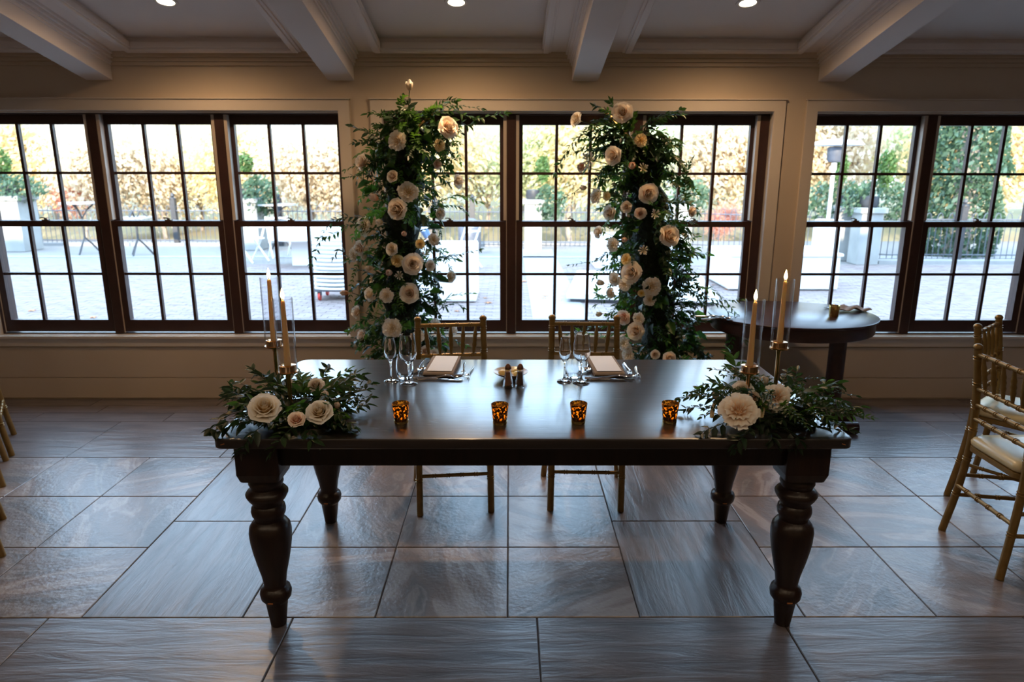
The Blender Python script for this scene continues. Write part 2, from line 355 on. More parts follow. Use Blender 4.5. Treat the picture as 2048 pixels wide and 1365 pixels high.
for n, ((x0, x1), cs) in enumerate(zip(OPEN, CEN)):
    root = bpy.data.objects.new(f'window_{n + 1}', None); COL.objects.link(root); tag(root, kind='structure')
    cw = .072; c = MB()
    c.box(x0 - cw, x1 + cw, 2.582, WF, ZH, ZH + cw); c.box(x0 - cw, x1 + cw, 2.582, WF, ZS - .078, ZS - .022)
    c.box(x0 - cw, x0, 2.582, WF, ZS - .022, ZH); c.box(x1, x1 + cw, 2.582, WF, ZS - .022, ZH)
    c.box(x0 - cw - .008, x1 + cw + .008, 2.574, WF, ZH + cw, ZH + cw + .008)
    c.build('casing', m_trim, root)
    j = MB(); j.box(x0 - .01, x1 + .01, 2.584, 2.66, ZH - .001, ZH + .01); j.box(x0 - .01, x0 + .004, 2.584, 2.65, ZS, ZH); j.box(x1 - .004, x1 + .01, 2.584, 2.65, ZS, ZH)
    j.box(x0 + .004, x1 - .004, 2.628, 2.65, ZH - .014, ZH - .001)
    j.build('jamb', m_trim, root)
    MB().box(x0 - .012, x1 + .012, 2.572, 2.665, ZS - .022, ZS).build('sill', m_trim, root, bevel=.005)
    fr = MB(); fr.box(x0, x1, 2.65, 2.80, 2.030, ZH); fr.box(x0, x1, 2.66, 2.82, ZS - .02, ZS + .006)
    fr.box(min(x0, cs[0] - .46), cs[0] - .404, 2.65, 2.80, ZS, 2.04); fr.box(cs[2] + .404, max(x1, cs[2] + .46), 2.65, 2.80, ZS, 2.04)
    fr.build('frame', m_sash, root)
    for a, b in zip(cs[:-1], cs[1:]):
        mx_ = (a + b) / 2; MB().box(mx_ - .032, mx_ + .032, 2.645, 2.80, ZS + .006, 2.03).build('mullion', m_sash, root, bevel=.003)
    for cx in cs:
        sash('upper_sash', cx, 2.722, 1.312, 1.968, .04, .062, root)
        lo = sash('lower_sash', cx, 2.680, .592, 1.270, .088, .040, root)
        lk = MB(); lk.box(-.022, .022, -.012, .014, 1.310, 1.318); lk.lathe([(0, .012), (.009, .012), (.011, 0), (0, 0)], 10, (0, 0, 1.316)); lk.tube([(0, 0, 1.327), (-.02, -.006, 1.331), (-.034, -.008, 1.329)], .004, 6)
        lk.build('sash_lock', m_brassh, lo, smooth=40)
        for s_ in (-1, 1):
            a = cx + s_ * .382; b = cx + s_ * .4045
            MB().box(min(a, b), max(a, b), 2.652, 2.70, 1.318, 2.03).build('track_liner', m_liner, root)
            MB().box(min(b - s_ * .004, b), max(b - s_ * .004, b), 2.652, 2.70, ZS + .01, 1.318).build('track_liner', m_liner, root)

# ---- other walls (out of the picture), roof
for nm, bx in (('wall_left', (-5.8, -5.6, -5, 2.82, -.1, 4.3)), ('wall_right', (6.4, 6.6, -5, 2.82, -.1, 4.3)), ('wall_front', (-5.8, 6.6, -5.2, -5, -.1, 4.3))):
    o = MB().box(*bx).build(nm, m_wall); tag(o, kind='structure')
for bx in ((-26, -5.8, -5, 2.82, -.1, 3.0), (6.6, 28, -5, 2.82, -.1, 3.0)):  # unseen blocks added on both sides to keep the low sun off the patio
    o = MB().box(*bx).build('added_shade_wing', m_wall); tag(o, kind='structure')
# ---- sloping coffered ceiling
KS = math.tan(R(11.84))
def slope(x, y, h): return (x, y, h + (2.59 - y) * KS)
BX = [-4.37, -2.735, -1.121, .512, 2.165, 3.80, 5.43]
cl = MB(); cl.box(-5.8, 6.6, -5.2, 2.82, 2.55, 2.62, slope)
trays = []
ed = [-5.6] + BX + [6.4]
for i in range(len(ed) - 1):
    a, b = ed[i], ed[i + 1]
    ys = [(2.488, .55), (.40, -1.5), (-1.65, -3.6)]
    ta, tb = a + .275, b - .275
    if tb - ta < .3: cl.box(a, b, -5, 2.81, 2.41, 2.55, slope); continue
    cl.box(a, ta, -5, 2.81, 2.41, 2.55, slope); cl.box(tb, b, -5, 2.81, 2.41, 2.55, slope)
    yy = 2.81
    for y1, y0 in ys:
        cl.box(ta, tb, y1, yy, 2.41, 2.55, slope); cl.box(ta, tb, y0, y1, 2.468, 2.55, slope); yy = y0; trays.append((ta, tb, y0, y1))
    cl.box(ta, tb, -5, yy, 2.41, 2.55, slope)
ceil = cl.build('ceiling', m_ceil); tag(ceil, kind='structure')
n = 2
for ta, tb, y0, y1 in trays:
    q = MB()
    for o_, i_, h0, h1 in ((.042, .0, 2.396, 2.412), (.026, -.012, 2.384, 2.4), (.0, -.02, 2.40, 2.440)):
        q.box(ta - o_, ta - i_, y0 - o_, y1 + o_, h0, h1, slope); q.box(tb + i_, tb + o_, y0 - o_, y1 + o_, h0, h1, slope)
        q.box(ta - i_, tb + i_, y1 + i_, y1 + o_, h0, h1, slope); q.box(ta - i_, tb + i_, y0 - o_, y0 - i_, h0, h1, slope)
    q = q.build(f'trim_{n}', m_ceil, ceil, bevel=.004); n += 1
for bx in BX:
    b = MB(); b.box(bx - .088, bx + .088, -5, WF, 2.245, 2.45, slope)
    b = b.build('ceiling_beam', m_ceil, bevel=.004); tag(b, kind='structure')
    q = MB()
    for k, (wd, h0, h1) in enumerate(((.098, 2.335, 2.352), (.108, 2.352, 2.372), (.124, 2.372, 2.392), (.136, 2.392, 2.412))):
        for s_ in (-1, 1): q.box(bx + min(s_ * .085, s_ * wd), bx + max(s_ * .085, s_ * wd), -5, WF - .001, h0, h1, slope)
    q.build('crown_moulding', m_ceil, b, bevel=.003)
# ---- recessed downlights
def downlight(x, y, label=None, e=LAMP_W):
    c = Vector(slope(x, y, 2.468))
    t = thing('recessed_light', label, 'ceiling light', c, 0, 'recessed ceiling lights'); t.rotation_euler = (-R(11.84), 0, 0)
    MB().lathe([(.047, .02), (.047, -.004), (.052, -.007), (.066, -.006), (.068, 0), (.068, .004)], 32).build('trim_ring', m_lamprim, t, smooth=40)
    MB().lathe([(0, -.003), (.047, -.003), (.047, .006), (0, .006)], 32).build('lens', m_lampem, t)
    ld = bpy.data.lights.new('downlight', 'SPOT'); ld.energy = e; ld.color = (1, .63, .33) if y > 1 else (1, .74, .48); ld.spot_size = R(172); ld.spot_blend = 1.0; ld.shadow_soft_size = .045
    lo = bpy.data.objects.new('downlight', ld); COL.objects.link(lo); lo.parent = t; lo.location = (0, 0, -.012)
    return t
downlight(-1.955, 1.985, 'round recessed ceiling light in the coffer above the left-hand window')
downlight(-.298, 1.985, 'round recessed ceiling light in the coffer above the floral columns')
downlight(1.37, 1.985, 'round recessed ceiling light in the coffer nearest the pedestal side table')
for x in (-3.6, -1.955, -.298, 1.37, 3.0):
    for y in (-2.2,):
        downlight(x, y, 'round recessed ceiling light in a coffer further back in the room', 9 if y == 0 else LAMP_BACK)

# ================================================================== DINING TABLE
TZ = .785; TX0, TX1, TY0, TY1 = -.984, 1.159, -.152, .857
tbl = thing('farmhouse_table', 'long dark espresso wooden farmhouse table with thick turned legs', 'table', ((TX0 + TX1) / 2, (TY0 + TY1) / 2, 0))
hx, hy = (TX1 - TX0) / 2, (TY1 - TY0) / 2
def rounded(hx, hy, r, n=5, r2=None):
    p = []
    for cx, cy, a0, rr in ((hx, hy, 0, r2 or r), (-hx, hy, 90, r2 or r), (-hx, -hy, 180, r), (hx, -hy, 270, r)):
        for k in range(n + 1):
            a = R(a0 + 90 * k / n); p.append((cx - math.copysign(rr, cx) + rr * math.cos(a), cy - math.copysign(rr, cy) + rr * math.sin(a)))
    return p
def prism(pts, z0, z1):
    n = len(pts); return MB().add([(x, y, z0) for x, y in pts] + [(x, y, z1) for x, y in pts], [tuple(range(n))[::-1], tuple(range(n, 2 * n))] + [(i, (i + 1) % n, n + (i + 1) % n, n + i) for i in range(n)])
top = prism(rounded(hx, hy, .03, 5, .055), TZ - .036, TZ); me = top.mesh('tabletop', m_table)
bm = bmesh.new(); bm.from_mesh(me); bmesh.ops.bevel(bm, geom=[e for e in bm.edges if abs(e.verts[0].co.z - e.verts[1].co.z) < 1e-4], offset=.006, segments=3, profile=.6, affect='EDGES'); bm.to_mesh(me); bm.free()
for p in me.polygons: p.use_smooth = True
me.set_sharp_from_angle(angle=R(35)); link('tabletop', me, tbl)
for sx, cx in ((-1, TX0), (1, TX1)):
    MB().tube([((cx - (TX0 + TX1) / 2) - sx * (.006 + .012 * i), -hy + .0305 - .0315 * math.sin(i / 3 * 1.3 + .25), TZ - .028 + .004 * i) for i in range(4)], [.002, .0035, .003, .0015], 6).build('worn_edge', m_worn, tbl)
lx, ly0, ly1 = .947, -.388, .392
for y in (ly0 - .045, ly1 + .045 - .028): MB().box(-lx + .07, lx - .07, y, y + .028, .658, TZ - .036).build('apron', m_leg, tbl, bevel=.003)
for s_ in (-1, 1): MB().box(s_ * lx - .014 + s_ * .03, s_ * lx + .014 + s_ * .03, ly0 + .07, ly1 - .07, .658, TZ - .036).build('apron', m_leg, tbl, bevel=.003)
prof = [(0, 0), (.027, 0), (.0285, .004), (.040, .098), (.044, .104), (.054, .118), (.057, .138), (.053, .154), (.043, .160), (.039, .168), (.040, .176), (.046, .216), (.057, .262), (.067, .312), (.073, .352), (.0745, .388), (.071, .410), (.060, .426), (.050, .434), (.052, .446), (.058, .456), (.0605, .470), (.058, .485), (.051, .494), (.054, .503), (.066, .519), (.073, .533), (.0735, .540), (.066, .550), (.053, .560), (.055, .566), (.0605, .578), (.059, .592), (.050, .602), (.048, .612), (0, .612)]
blk = MB().lathe([(.064, .612), (.0748, .634), (.0748, TZ - .037)], 4)
legm = MB().lathe(prof, 32)
bx_ = prism(rounded(.075, .075, .008, 2), .634, TZ - .036)
legm.add(bx_.v, bx_.f)
legm.add([(x * .93, y * .93, .606 + 0 * x) for x, y in rounded(.075, .075, .02, 3)] + [(x, y, .634) for x, y in rounded(.075, .075, .008, 3)], [tuple(range(16))[::-1]] + [(i, (i + 1) % 16, 16 + (i + 1) % 16, 16 + i) for i in range(16)])
legme = legm.mesh('leg', m_leg, 50)
for x, y in ((-lx, ly0), (lx, ly0), (-lx, ly1), (lx, ly1)):
    lg = link('leg', legme, tbl, (x, y, 0))
    MB().box(-.014, .006, -.0565, -.050, .117, .123).build('worn_chip', m_worn, lg, bevel=.002)
T0 = TZ + .0006

# ================================================================== GOLD CHAIRS
def bamboo(mb, pts, r, rings, n=10, samp=24):
    P = spl(pts, samp) if len(pts) > 2 else [Vector(pts[0]).lerp(Vector(pts[1]), i / samp) for i in range(samp + 1)]
    L_ = [0]
    for a, b in zip(P, P[1:]): L_.append(L_[-1] + (b - a).length)
    tot = L_[-1]; ks = [(l, r) for l in L_]
    for t in rings:
        for dd in (-.006, .006):
            c = t * tot + dd
            ks += [(c - .003, r), (c - .0015, r + .0028), (c + .0015, r + .0028), (c + .003, r)]
    ks = sorted(k for k in ks if 0 <= k[0] <= tot); out = []; rad = []
    for l, rr in ks:
        i = max(k for k in range(len(L_)) if L_[k] <= l + 1e-9); i = min(i, len(P) - 2)
        u = (l - L_[i]) / max(L_[i + 1] - L_[i], 1e-9); q = P[i].lerp(P[i + 1], u)
        if out and (q - out[-1]).length < 2e-4: rad[-1] = max(rad[-1], rr); continue
        out.append(q); rad.append(rr)
    return mb.tube(out, rad, n)
def make_chair():
    t = thing('chiavari_chair', 'x', 'chair', (0, 0, 0), 0, 'gold bamboo-style banquet chairs')
    for s_ in (-1, 1):
        bamboo(MB(), [(s_ * .176, -.20, 0), (s_ * .172, -.192, .44)], .0165, (.42, .72)).build('front_leg', m_gold, t, smooth=50)
        b = bamboo(MB(), [(s_ * .205, .205, 0), (s_ * .188, .175, .22), (s_ * .178, .158, .45), (s_ * .173, .170, .68), (s_ * .170, .200, .895)], .0165, (.22, .42, .58, .70, .82, .955), samp=30)
        b.lathe([(.012, .0), (.0185, .004), (.020, .012), (.017, .02), (.008, .026), (0, .027)], 12, (s_ * .170, .201, .893)); b.build('back_post', m_gold, t, smooth=50)
    def ypost(z): return (.158 + (z - .45) * .05) if z < .68 else .170 + (z - .68) * .14
    for z in (.872, .715, .640, .572):
        bamboo(MB(), [(-.17, ypost(z), z), (.17, ypost(z), z)], .0105, (.2, .4, .6, .8), 8, 8).build('back_rail', m_gold, t, smooth=50)
    for k in range(-2, 3):
        a = (k * .058, ypost(.715), .715); b = (k * .066, ypost(.872), .872); P = [Vector(a).lerp(Vector(b), i / 12) for i in range(13)]
        MB().tube(P, [.006 + .0045 * math.sin(i / 12 * math.pi) + (.0022 if i in (4, 6, 8) else 0) for i in range(13)], 8).build('spindle', m_gold, t, smooth=50)
    for z, y in ((.205, -.196), (.30, -.194)): bamboo(MB(), [(-.17, y, z), (.17, y, z)], .0095, (.2, .4, .6, .8), 8, 8).build('stretcher', m_gold, t, smooth=50)
    bamboo(MB(), [(-.185, .18, .24), (.185, .18, .24)], .0095, (.2, .4, .6, .8), 8, 8).build('stretcher', m_gold, t, smooth=50)
    for s_ in (-1, 1):
        for z in (.17, .27): bamboo(MB(), [(s_ * .174, -.194, z), (s_ * .19, .17, z + .02)], .0095, (.25, .5, .75), 8, 8).build('stretcher', m_gold, t, smooth=50)
    seat = [(x * (1 + .07 * (-y) / .2), y - .012) for x, y in rounded(.185, .195, .05, 5)]
    prism(seat, .428, .452).build('seat', m_gold, t, smooth=40, bevel=.004)
    c = MB(); n_ = len(seat); rws = []
    for sc, z in ((.96, .452), (1.0, .462), (1.01, .476), (.97, .490), (.88, .499), (.6, .506)):
        rws.append([(x * sc, (y + .012) * sc - .012, z) for x, y in seat])
    vs_ = [p for r_ in rws for p in r_]; c.add(vs_, [(i * n_ + k, i * n_ + (k + 1) % n_, (i + 1) * n_ + (k + 1) % n_, (i + 1) * n_ + k) for i in range(5) for k in range(n_)] + [tuple(range(n_))[::-1], tuple(range(5 * n_, 6 * n_))])
    c.build('cushion', m_cush, t, smooth=60)
    return t
chair0 = make_chair()
CH = [(-.280, 1.020, 6, 'gold bamboo-style chair tucked behind the table, beside the column topped by an upright rosebud'),
      (.395, 1.052, -2, 'gold bamboo-style chair tucked behind the table next to the floral column by the pedestal table'),
      (2.262, .449, 88.5, 'gold chair with a champagne cushion, near one of the pair at the right edge'),
      (2.60, 1.0, 40.5, 'gold chair with a pale cushion, farther one of the pair at the right edge'),
      (-3.247, 1.60, -56.6, 'gold chair of which only legs show at the left edge, farthest back'),
      (-3.005, 1.185, -56.6, 'gold chair of which only legs show at the left edge, middle of three'),
      (-2.515, .482, -55, 'gold chair of which only legs show at the left edge, nearest the camera')]
for i, (x, y, a, lb) in enumerate(CH):
    o = chair0 if i == 0 else copy_tree(chair0); o.location = (x, y, .001); o.rotation_euler.z = R(a); o['label'] = lb

# ================================================================== PEDESTAL SIDE TABLE
pt = thing('pedestal_table', 'dark mahogany pedestal side table with oval top against the window wall', 'table', (1.83, 2.06, 0))
PZ = .765
MB().lathe([(0, PZ - .018), (.985, PZ - .018), (1.0, PZ - .012), (1.0, PZ - .003), (.99, PZ), (0, PZ)], 64, sx=.525, sy=.45).build('tabletop', m_ped, pt, smooth=40)
MB().lathe([(0, PZ - .095), (.955, PZ - .095), (.965, PZ - .088), (.965, PZ - .018), (0, PZ - .018)], 64, sx=.525, sy=.45).build('apron', m_ped, pt, smooth=40)
for x in (-.345, .345):
    MB().lathe([(.060, .145), (.064, .15), (.064, .165), (.056, .172), (.054, .30), (.0535, PZ - .11), (.062, PZ - .10), (.062, PZ - .09)], 28, (x, .04, 0)).build('pillar', m_ped, pt, smooth=40)
    b = MB(); b.box(x - .095, x + .095, -.10, .18, .105, .145); b.box(x - .075, x + .075, -.13, .21, .055, .108)
    for sy in (-.16, .235): b.tube([(x - .085, sy, .042), (x + .085, sy, .042)], .042, 20)
    b.box(x - .07, x + .07, -.16, .235, .03, .06)
    b.build('foot', m_ped, pt, smooth=30, bevel=.003)

# ================================================================== FLOWERS: shared meshes
def leaf_on(mb, ra, base, d, nrm, L_, W_, curl=.15):
    d = d.normalized(); sd_ = d.cross(nrm).normalized(); up = sd_.cross(d).normalized()
    def P(t, w_, h): return base + d * (L_ * t) + sd_ * (W_ * w_) + up * (h * W_ - curl * L_ * t * t)
    o = len(mb.v)
    mb.v += [tuple(p) for p in (P(.3, .5, .22), P(.3, 0, 0), P(.3, -.5, .22), P(.68, .38, .18), P(.68, 0, 0), P(.68, -.38, .18), P(1, 0, 0))]
    a = ra
    mb.f += [(a, o, o + 1), (a, o + 1, o + 2), (o, o + 3, o + 4, o + 1), (o + 1, o + 4, o + 5, o + 2), (o + 3, o + 6, o + 4), (o + 4, o + 6, o + 5)]
def sprig_geo(pts, nleaf, L_, W_, seed, r=.0016, start=.12, pair=False):
    q = random.Random(seed); P = spl(pts, nleaf); mb = MB()
    mb.tube(P, [r * (1 - .6 * i / nleaf) for i in range(nleaf + 1)], 3)
    for i in range(1, nleaf + 1):
        if i / nleaf < start: continue
        t = (P[i] - P[i - 1]).normalized(); ref = Vector((0, 0, 1)) if abs(t.z) < .9 else Vector((0, 1, 0))
        sd_ = t.cross(ref).normalized(); up = sd_.cross(t)
        for sgn in ((-1, 1) if pair else ((-1) ** i,)):
            a = q.uniform(-.9, .9); out = (sd_ * math.cos(a) + up * math.sin(a)) * sgn
            d = t * q.uniform(.45, .9) + out * q.uniform(.6, 1.0) + Vector((0, 0, q.uniform(-.25, .15)))
            s_ = q.uniform(.7, 1.15) * (1 - .3 * i / nleaf)
            leaf_on(mb, i * 3 + q.randrange(3), P[i], d, up + out * .3, L_ * s_, W_ * s_, q.uniform(0, .3))
    t = (P[-1] - P[-2]).normalized(); leaf_on(mb, nleaf * 3, P[-1], t, t.orthogonal(), L_ * .8, W_ * .8)
    return mb
sprigs = []
for i in range(9):
    q = random.Random(100 + i); L_ = q.uniform(.17, .25); c1 = q.uniform(-.05, .06); c2 = q.uniform(-.04, .04)
    sprigs.append(sprig_geo([(0, 0, 0), (L_ * .35, c2 * .6, c1 * .8), (L_ * .7, c2, c1 * .6), (L_, c2 * .4, -.04 + c1)], 14, .052, .024, 200 + i, pair=True).mesh('leafy_sprig', m_leafs[(0, 1, 0, 2, 1, 0, 2, 1, 0)[i]], 60))
big = []
for i in range(5):
    q = random.Random(150 + i); L_ = q.uniform(.16, .21); c1 = q.uniform(-.02, .05); c2 = q.uniform(-.03, .03)
    big.append(sprig_geo([(0, 0, 0), (L_ * .35, c2 * .6, c1 * .8), (L_ * .7, c2, c1 * .6), (L_, c2 * .4, -.02 + c1)], 7, .066, .027, 250 + i, .002, .1, True).mesh('leafy_sprig', m_leafs[(0, 1, 1, 0, 2)[i]], 60))
thin = []
for i in range(4):
    q = random.Random(300 + i); L_ = .26
    thin.append(sprig_geo([(0, 0, 0), (.08, .015, .03), (.17, -.01, .02), (L_, .01, -.03)], 16, .040, .014, 400 + i, pair=True).mesh('leafy_sprig', m_leafs[(0, 2, 0, 1)[i]], 60))
broad = []
for i in range(3):
    mb = MB(); mb.tube([(0, 0, 0), (.02, 0, .003), (.04, 0, 0)], [.0016, .0013, .001], 3); leaf_on(mb, 6, Vector((.04, 0, 0)), Vector((1, 0, 0)), Vector((0, 0, 1)), .085, .05, .12 + .1 * i)
    me = mb.mesh('broad_leaf', m_leafs[(2, 0, 1)[i]])
    bm = bmesh.new(); bm.from_mesh(me); bmesh.ops.subdivide_edges(bm, edges=bm.edges[:], cuts=1, use_grid_fill=True, smooth=.6); bm.to_mesh(me); bm.free()
    for p in me.polygons: p.use_smooth = True
    broad.append(me)
def petal(mb, a0, hw, r0, r1, h, curl, tip, seed, nu=8, nv=6, z0=0, close=0, pw=.75):
    q = random.Random(seed); jit = q.uniform(-.05, .05); g = []
    for j in range(nv + 1):
        v = j / nv
        wv = math.sin(min(1, .25 + v * 1.15) * math.pi / 2) if v < .75 else 1 - .18 * ((v - .75) / .25) ** 2
        for i in range(nu + 1):
            u = 2 * i / nu - 1; a = a0 + u * hw * wv
            r = r0 + (r1 - r0) * (v ** pw) + curl * max(0, v - .6) ** 2 * 6.25 * (1 + .2 * u * u) + jit * v + .02 * math.sin(7 * u + seed) - close * r1 * max(0, v - .45) ** 2 * 3.3
            z = z0 + h * (v - curl * .55 * max(0, v - .7) ** 2 * 11) - h * .16 * u * u * v + tip * (1 - abs(u)) ** 2 * v ** 4
            g.append((r * math.cos(a), r * math.sin(a), z))
    mb.rim = getattr(mb, 'rim', {}); o_ = len(mb.v)
    for j in range(nv + 1):
        for i in range(nu + 1): mb.rim[o_ + j * (nu + 1) + i] = (j / nv) ** 1.6
    mb.add(g, [(j * (nu + 1) + i, j * (nu + 1) + i + 1, (j + 1) * (nu + 1) + i + 1, (j + 1) * (nu + 1) + i) for j in range(nv) for i in range(nu)])
def rimmed(mb, name, mat):
    me = mb.mesh(name, mat, 60); a_ = me.attributes.new('rim', 'FLOAT', 'POINT')
    a_.data.foreach_set('value', [mb.rim.get(i, .1) for i in range(len(me.vertices))]); return me
def rose(seed, open_=1.0):
    mb = MB(); q = random.Random(seed); a = q.uniform(0, 6)
    mb.tube([(0, 0, -.9), (0, 0, -.05)], [.035, .05], 6); mb.lathe([(0, -.1), (.14, -.04), (.17, .06), (0, .1)], 10)
    for n_, hw, r0, r1, h, cu, tp in ((2, 1.9, .02, .08, .98, 0, 0), (2, 1.75, .06, .15, 1.04, .01, .02), (3, 1.25, .12, .26, 1.04, .03, .03), (3, 1.2, .18, .38, .98, .06, .04), (4, .92, .22, .50 * open_, .88, .12 * open_, .05), (5, .76, .24, .60 * open_, .70, .22 * open_, .07), (5, .74, .22, .70 * open_, .46, .28 * open_, .09)):
        for k in range(n_):
            petal(mb, a + 2 * math.pi * k / n_ + q.uniform(-.12, .12), hw, r0, r1, h, cu, tp, q.randrange(999), pw=.5)
        a += 1.1
    return mb
def bud(seed):
    mb = MB(); q = random.Random(seed); a = 0
    mb.tube([(0, 0, -1.1), (0, 0, -.05)], [.04, .06], 6); mb.lathe([(0, -.12), (.18, -.04), (.25, .1), (0, .15)], 10)
    for n_, hw, r0, r1, h, cu in ((2, 1.9, .03, .12, 1.45, 0), (3, 1.45, .16, .34, 1.42, .0), (3, 1.3, .24, .48, 1.3, .0), (4, 1.0, .28, .58, 1.1, .05)):
        for k in range(n_): petal(mb, a + 2 * math.pi * k / n_, hw, r0, r1, h, cu, .05, q.randrange(999), 6, 6, close=.55 if n_ < 4 else .25)
        a += 1
    return mb
def mum(seed):
    mb = MB(); q = random.Random(seed); mb.tube([(0, 0, -.9), (0, 0, 0)], [.035, .05], 6); mb.lathe([(0, -.02), (.2, .02), (.16, .16), (0, .2)], 10)
    for ly, (n_, r1, h, cu) in enumerate(((5, .12, .62, .0), (8, .34, .60, .04), (11, .58, .50, .14), (13, .80, .32, .2), (13, .92, .08, .14))):
        for k in range(n_): petal(mb, 2 * math.pi * (k + .5 * (ly % 2)) / n_ + q.uniform(-.1, .1), .30, .06, r1 * q.uniform(.85, 1.1), h * q.uniform(.9, 1.1), cu, .08, q.randrange(999), 4, 5)
    return mb
def daisy(seed):
    mb = MB(); q = random.Random(seed); mb.tube([(0, 0, -.9), (0, 0, 0)], [.03, .04], 6)
    for k in range(11): petal(mb, 2 * math.pi * k / 11 + q.uniform(-.2, .2), .17, .05, q.uniform(.7, 1.05), q.uniform(.1, .4), .1, .1, q.randrange(99), 2, 4)
    return mb
ROSES = {}
for c in range(4):
    ROSES['r', c] = [rimmed(rose(10 * c + i, (1, .86, 1.06)[i]), 'rose', m_pet[c]) for i in range(3)]
    ROSES['b', c] = [rimmed(bud(50 + c), 'rosebud', m_pet[c])]
    ROSES['m', c] = [rimmed(mum(70 + c + i), 'double_bloom', m_pet[c]) for i in range(2)]
    ROSES['d', c] = [rimmed(daisy(90 + c), 'star_flower', m_pet[c])]
NAMES = {'r': 'rose', 'b': 'rosebud', 'm': 'double_bloom', 'd': 'star_flower'}
def bloom(root, pos, d, rad, kind, c, q):
    me = q.choice(ROSES[kind, c]); o = link(NAMES[kind], me, root, Vector(pos) - root.location)
    o.rotation_mode = 'QUATERNION'; o.rotation_quaternion = Vector(d).to_track_quat('Z', 'Y') @ Quaternion((0, 0, 1), q.uniform(0, 6)); o.scale = (rad,) * 3
    return o
def put(root, me, pos, d, roll, sc):
    o = link(me.name.split('.')[0], me, root, Vector(pos) - root.location); aim(o, d, roll, sc); return o
def trail(root, pts, n_, L_=.04, W_=.013, seed=0, mat=0, pair=True):
    return sprig_geo([Vector(p) - root.location for p in pts], n_, L_, W_, seed, .0018, .05, pair).build('trailing_sprig', m_leafs[mat], root, smooth=60)

# ---- floral columns
def column(base_px, axis_px, YC, label, blooms, trails, bar, seed, rad):
    q = random.Random(seed); b0 = at(base_px[0], base_px[1], Y=YC)
    root = thing('floral_arrangement', label, 'flower arrangement', (b0.x, YC, 0), 0, 'floral columns framing the window')
    axis = [at(x, y, Y=YC) for x, y in axis_px]; axis = [Vector((axis[0].x, YC, .05))] + axis
    # brass stand
    fr_ = MB(); fr_.tube([Vector((axis[0].x, YC, .004)) - root.location] + [p - root.location for p in axis[1:-1]] + [at(*bar[0], Y=YC - .05) - root.location, at(*bar[1], Y=YC - .05) - root.location], .011, 4)
    fr_.box(-.16, .16, -.16, .16, 0, .012); fr_.build('brass_stand', m_brass, root)
    P = spl(axis, 60)
    core = MB(); cp = [p - root.location for p in P[1:56:2]]
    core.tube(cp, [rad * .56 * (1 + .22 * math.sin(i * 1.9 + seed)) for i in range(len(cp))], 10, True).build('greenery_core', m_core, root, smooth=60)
    for i in range(235):
        t = q.random(); p = P[int(t * 60)]; a = q.uniform(0, 2 * math.pi); out = Vector((math.cos(a), math.sin(a) * .8, 0))
        if out.y > .3 and q.random() < .5: out.y *= -1
        fade = 1 if t < .85 else .8
        put(root, q.choice(sprigs if q.random() < .8 else thin), p + out * rad * q.uniform(.25, .62) * fade, out + Vector((0, 0, q.uniform(-.9, .8))), q.uniform(-.8, .8), q.uniform(.8, 1.22))
    for i in range(105):
        t = q.uniform(.02, .95); p = P[int(t * 60)]; a = q.uniform(-2.9, -.2); out = Vector((math.cos(a), math.sin(a), 0))
        put(root, q.choice(broad), p + out * rad * q.uniform(.55, .95), out + Vector((0, 0, q.uniform(-.7, .5))), q.uniform(-1, 1), q.uniform(.75, 1.3))
    for (x, y, r, kind, c) in blooms:
        pp = at(x, y, Y=YC); ax = min(P, key=lambda p: abs(p.z - pp.z)); off = pp.x - ax.x
        dy = math.sqrt(max(0, (rad * 1.22) ** 2 - off * off)); p = at(x, y, Y=YC - max(dy, .09) - .035)
        d = Vector((off * 1.6 + q.uniform(-.1, .1), -.34, q.uniform(-.02, .14)))
        if kind == 'b' and y < 200: d = Vector((.05, -.25, 1))
        bloom(root, p, d, r / 308 * 1.14, kind, c, q)
        s0 = min(P, key=lambda u: abs(u.z - p.z + .1)); dn = Vector(d).normalized()
        e = p - dn * r / 308 * .9
        if abs(off) > rad * .8 or y < 200: MB().tube([v - root.location for v in spl([Vector((s0.x + off * .3, YC - .08, p.z - .1 - (.12 if y < 200 else 0))), (e + s0) / 2 + Vector((0, -.05, .0)), e], 6)] if y > 200 else [Vector((p.x - .03, p.y + .02, p.z - .3)) - root.location, Vector((p.x - .012, p.y, p.z - .12)) - root.location, p - root.location], .0028, 5).build('flower_stem', m_stem, root, smooth=True)
    for k, (pts, n_, sz, mt) in enumerate(trails):
        trail(root, [at(x, y, Y=YC + dy) for x, y, dy in pts], int(n_ * 1.15), .057 * sz, .022 * sz, seed * 10 + k, mt)
    return root
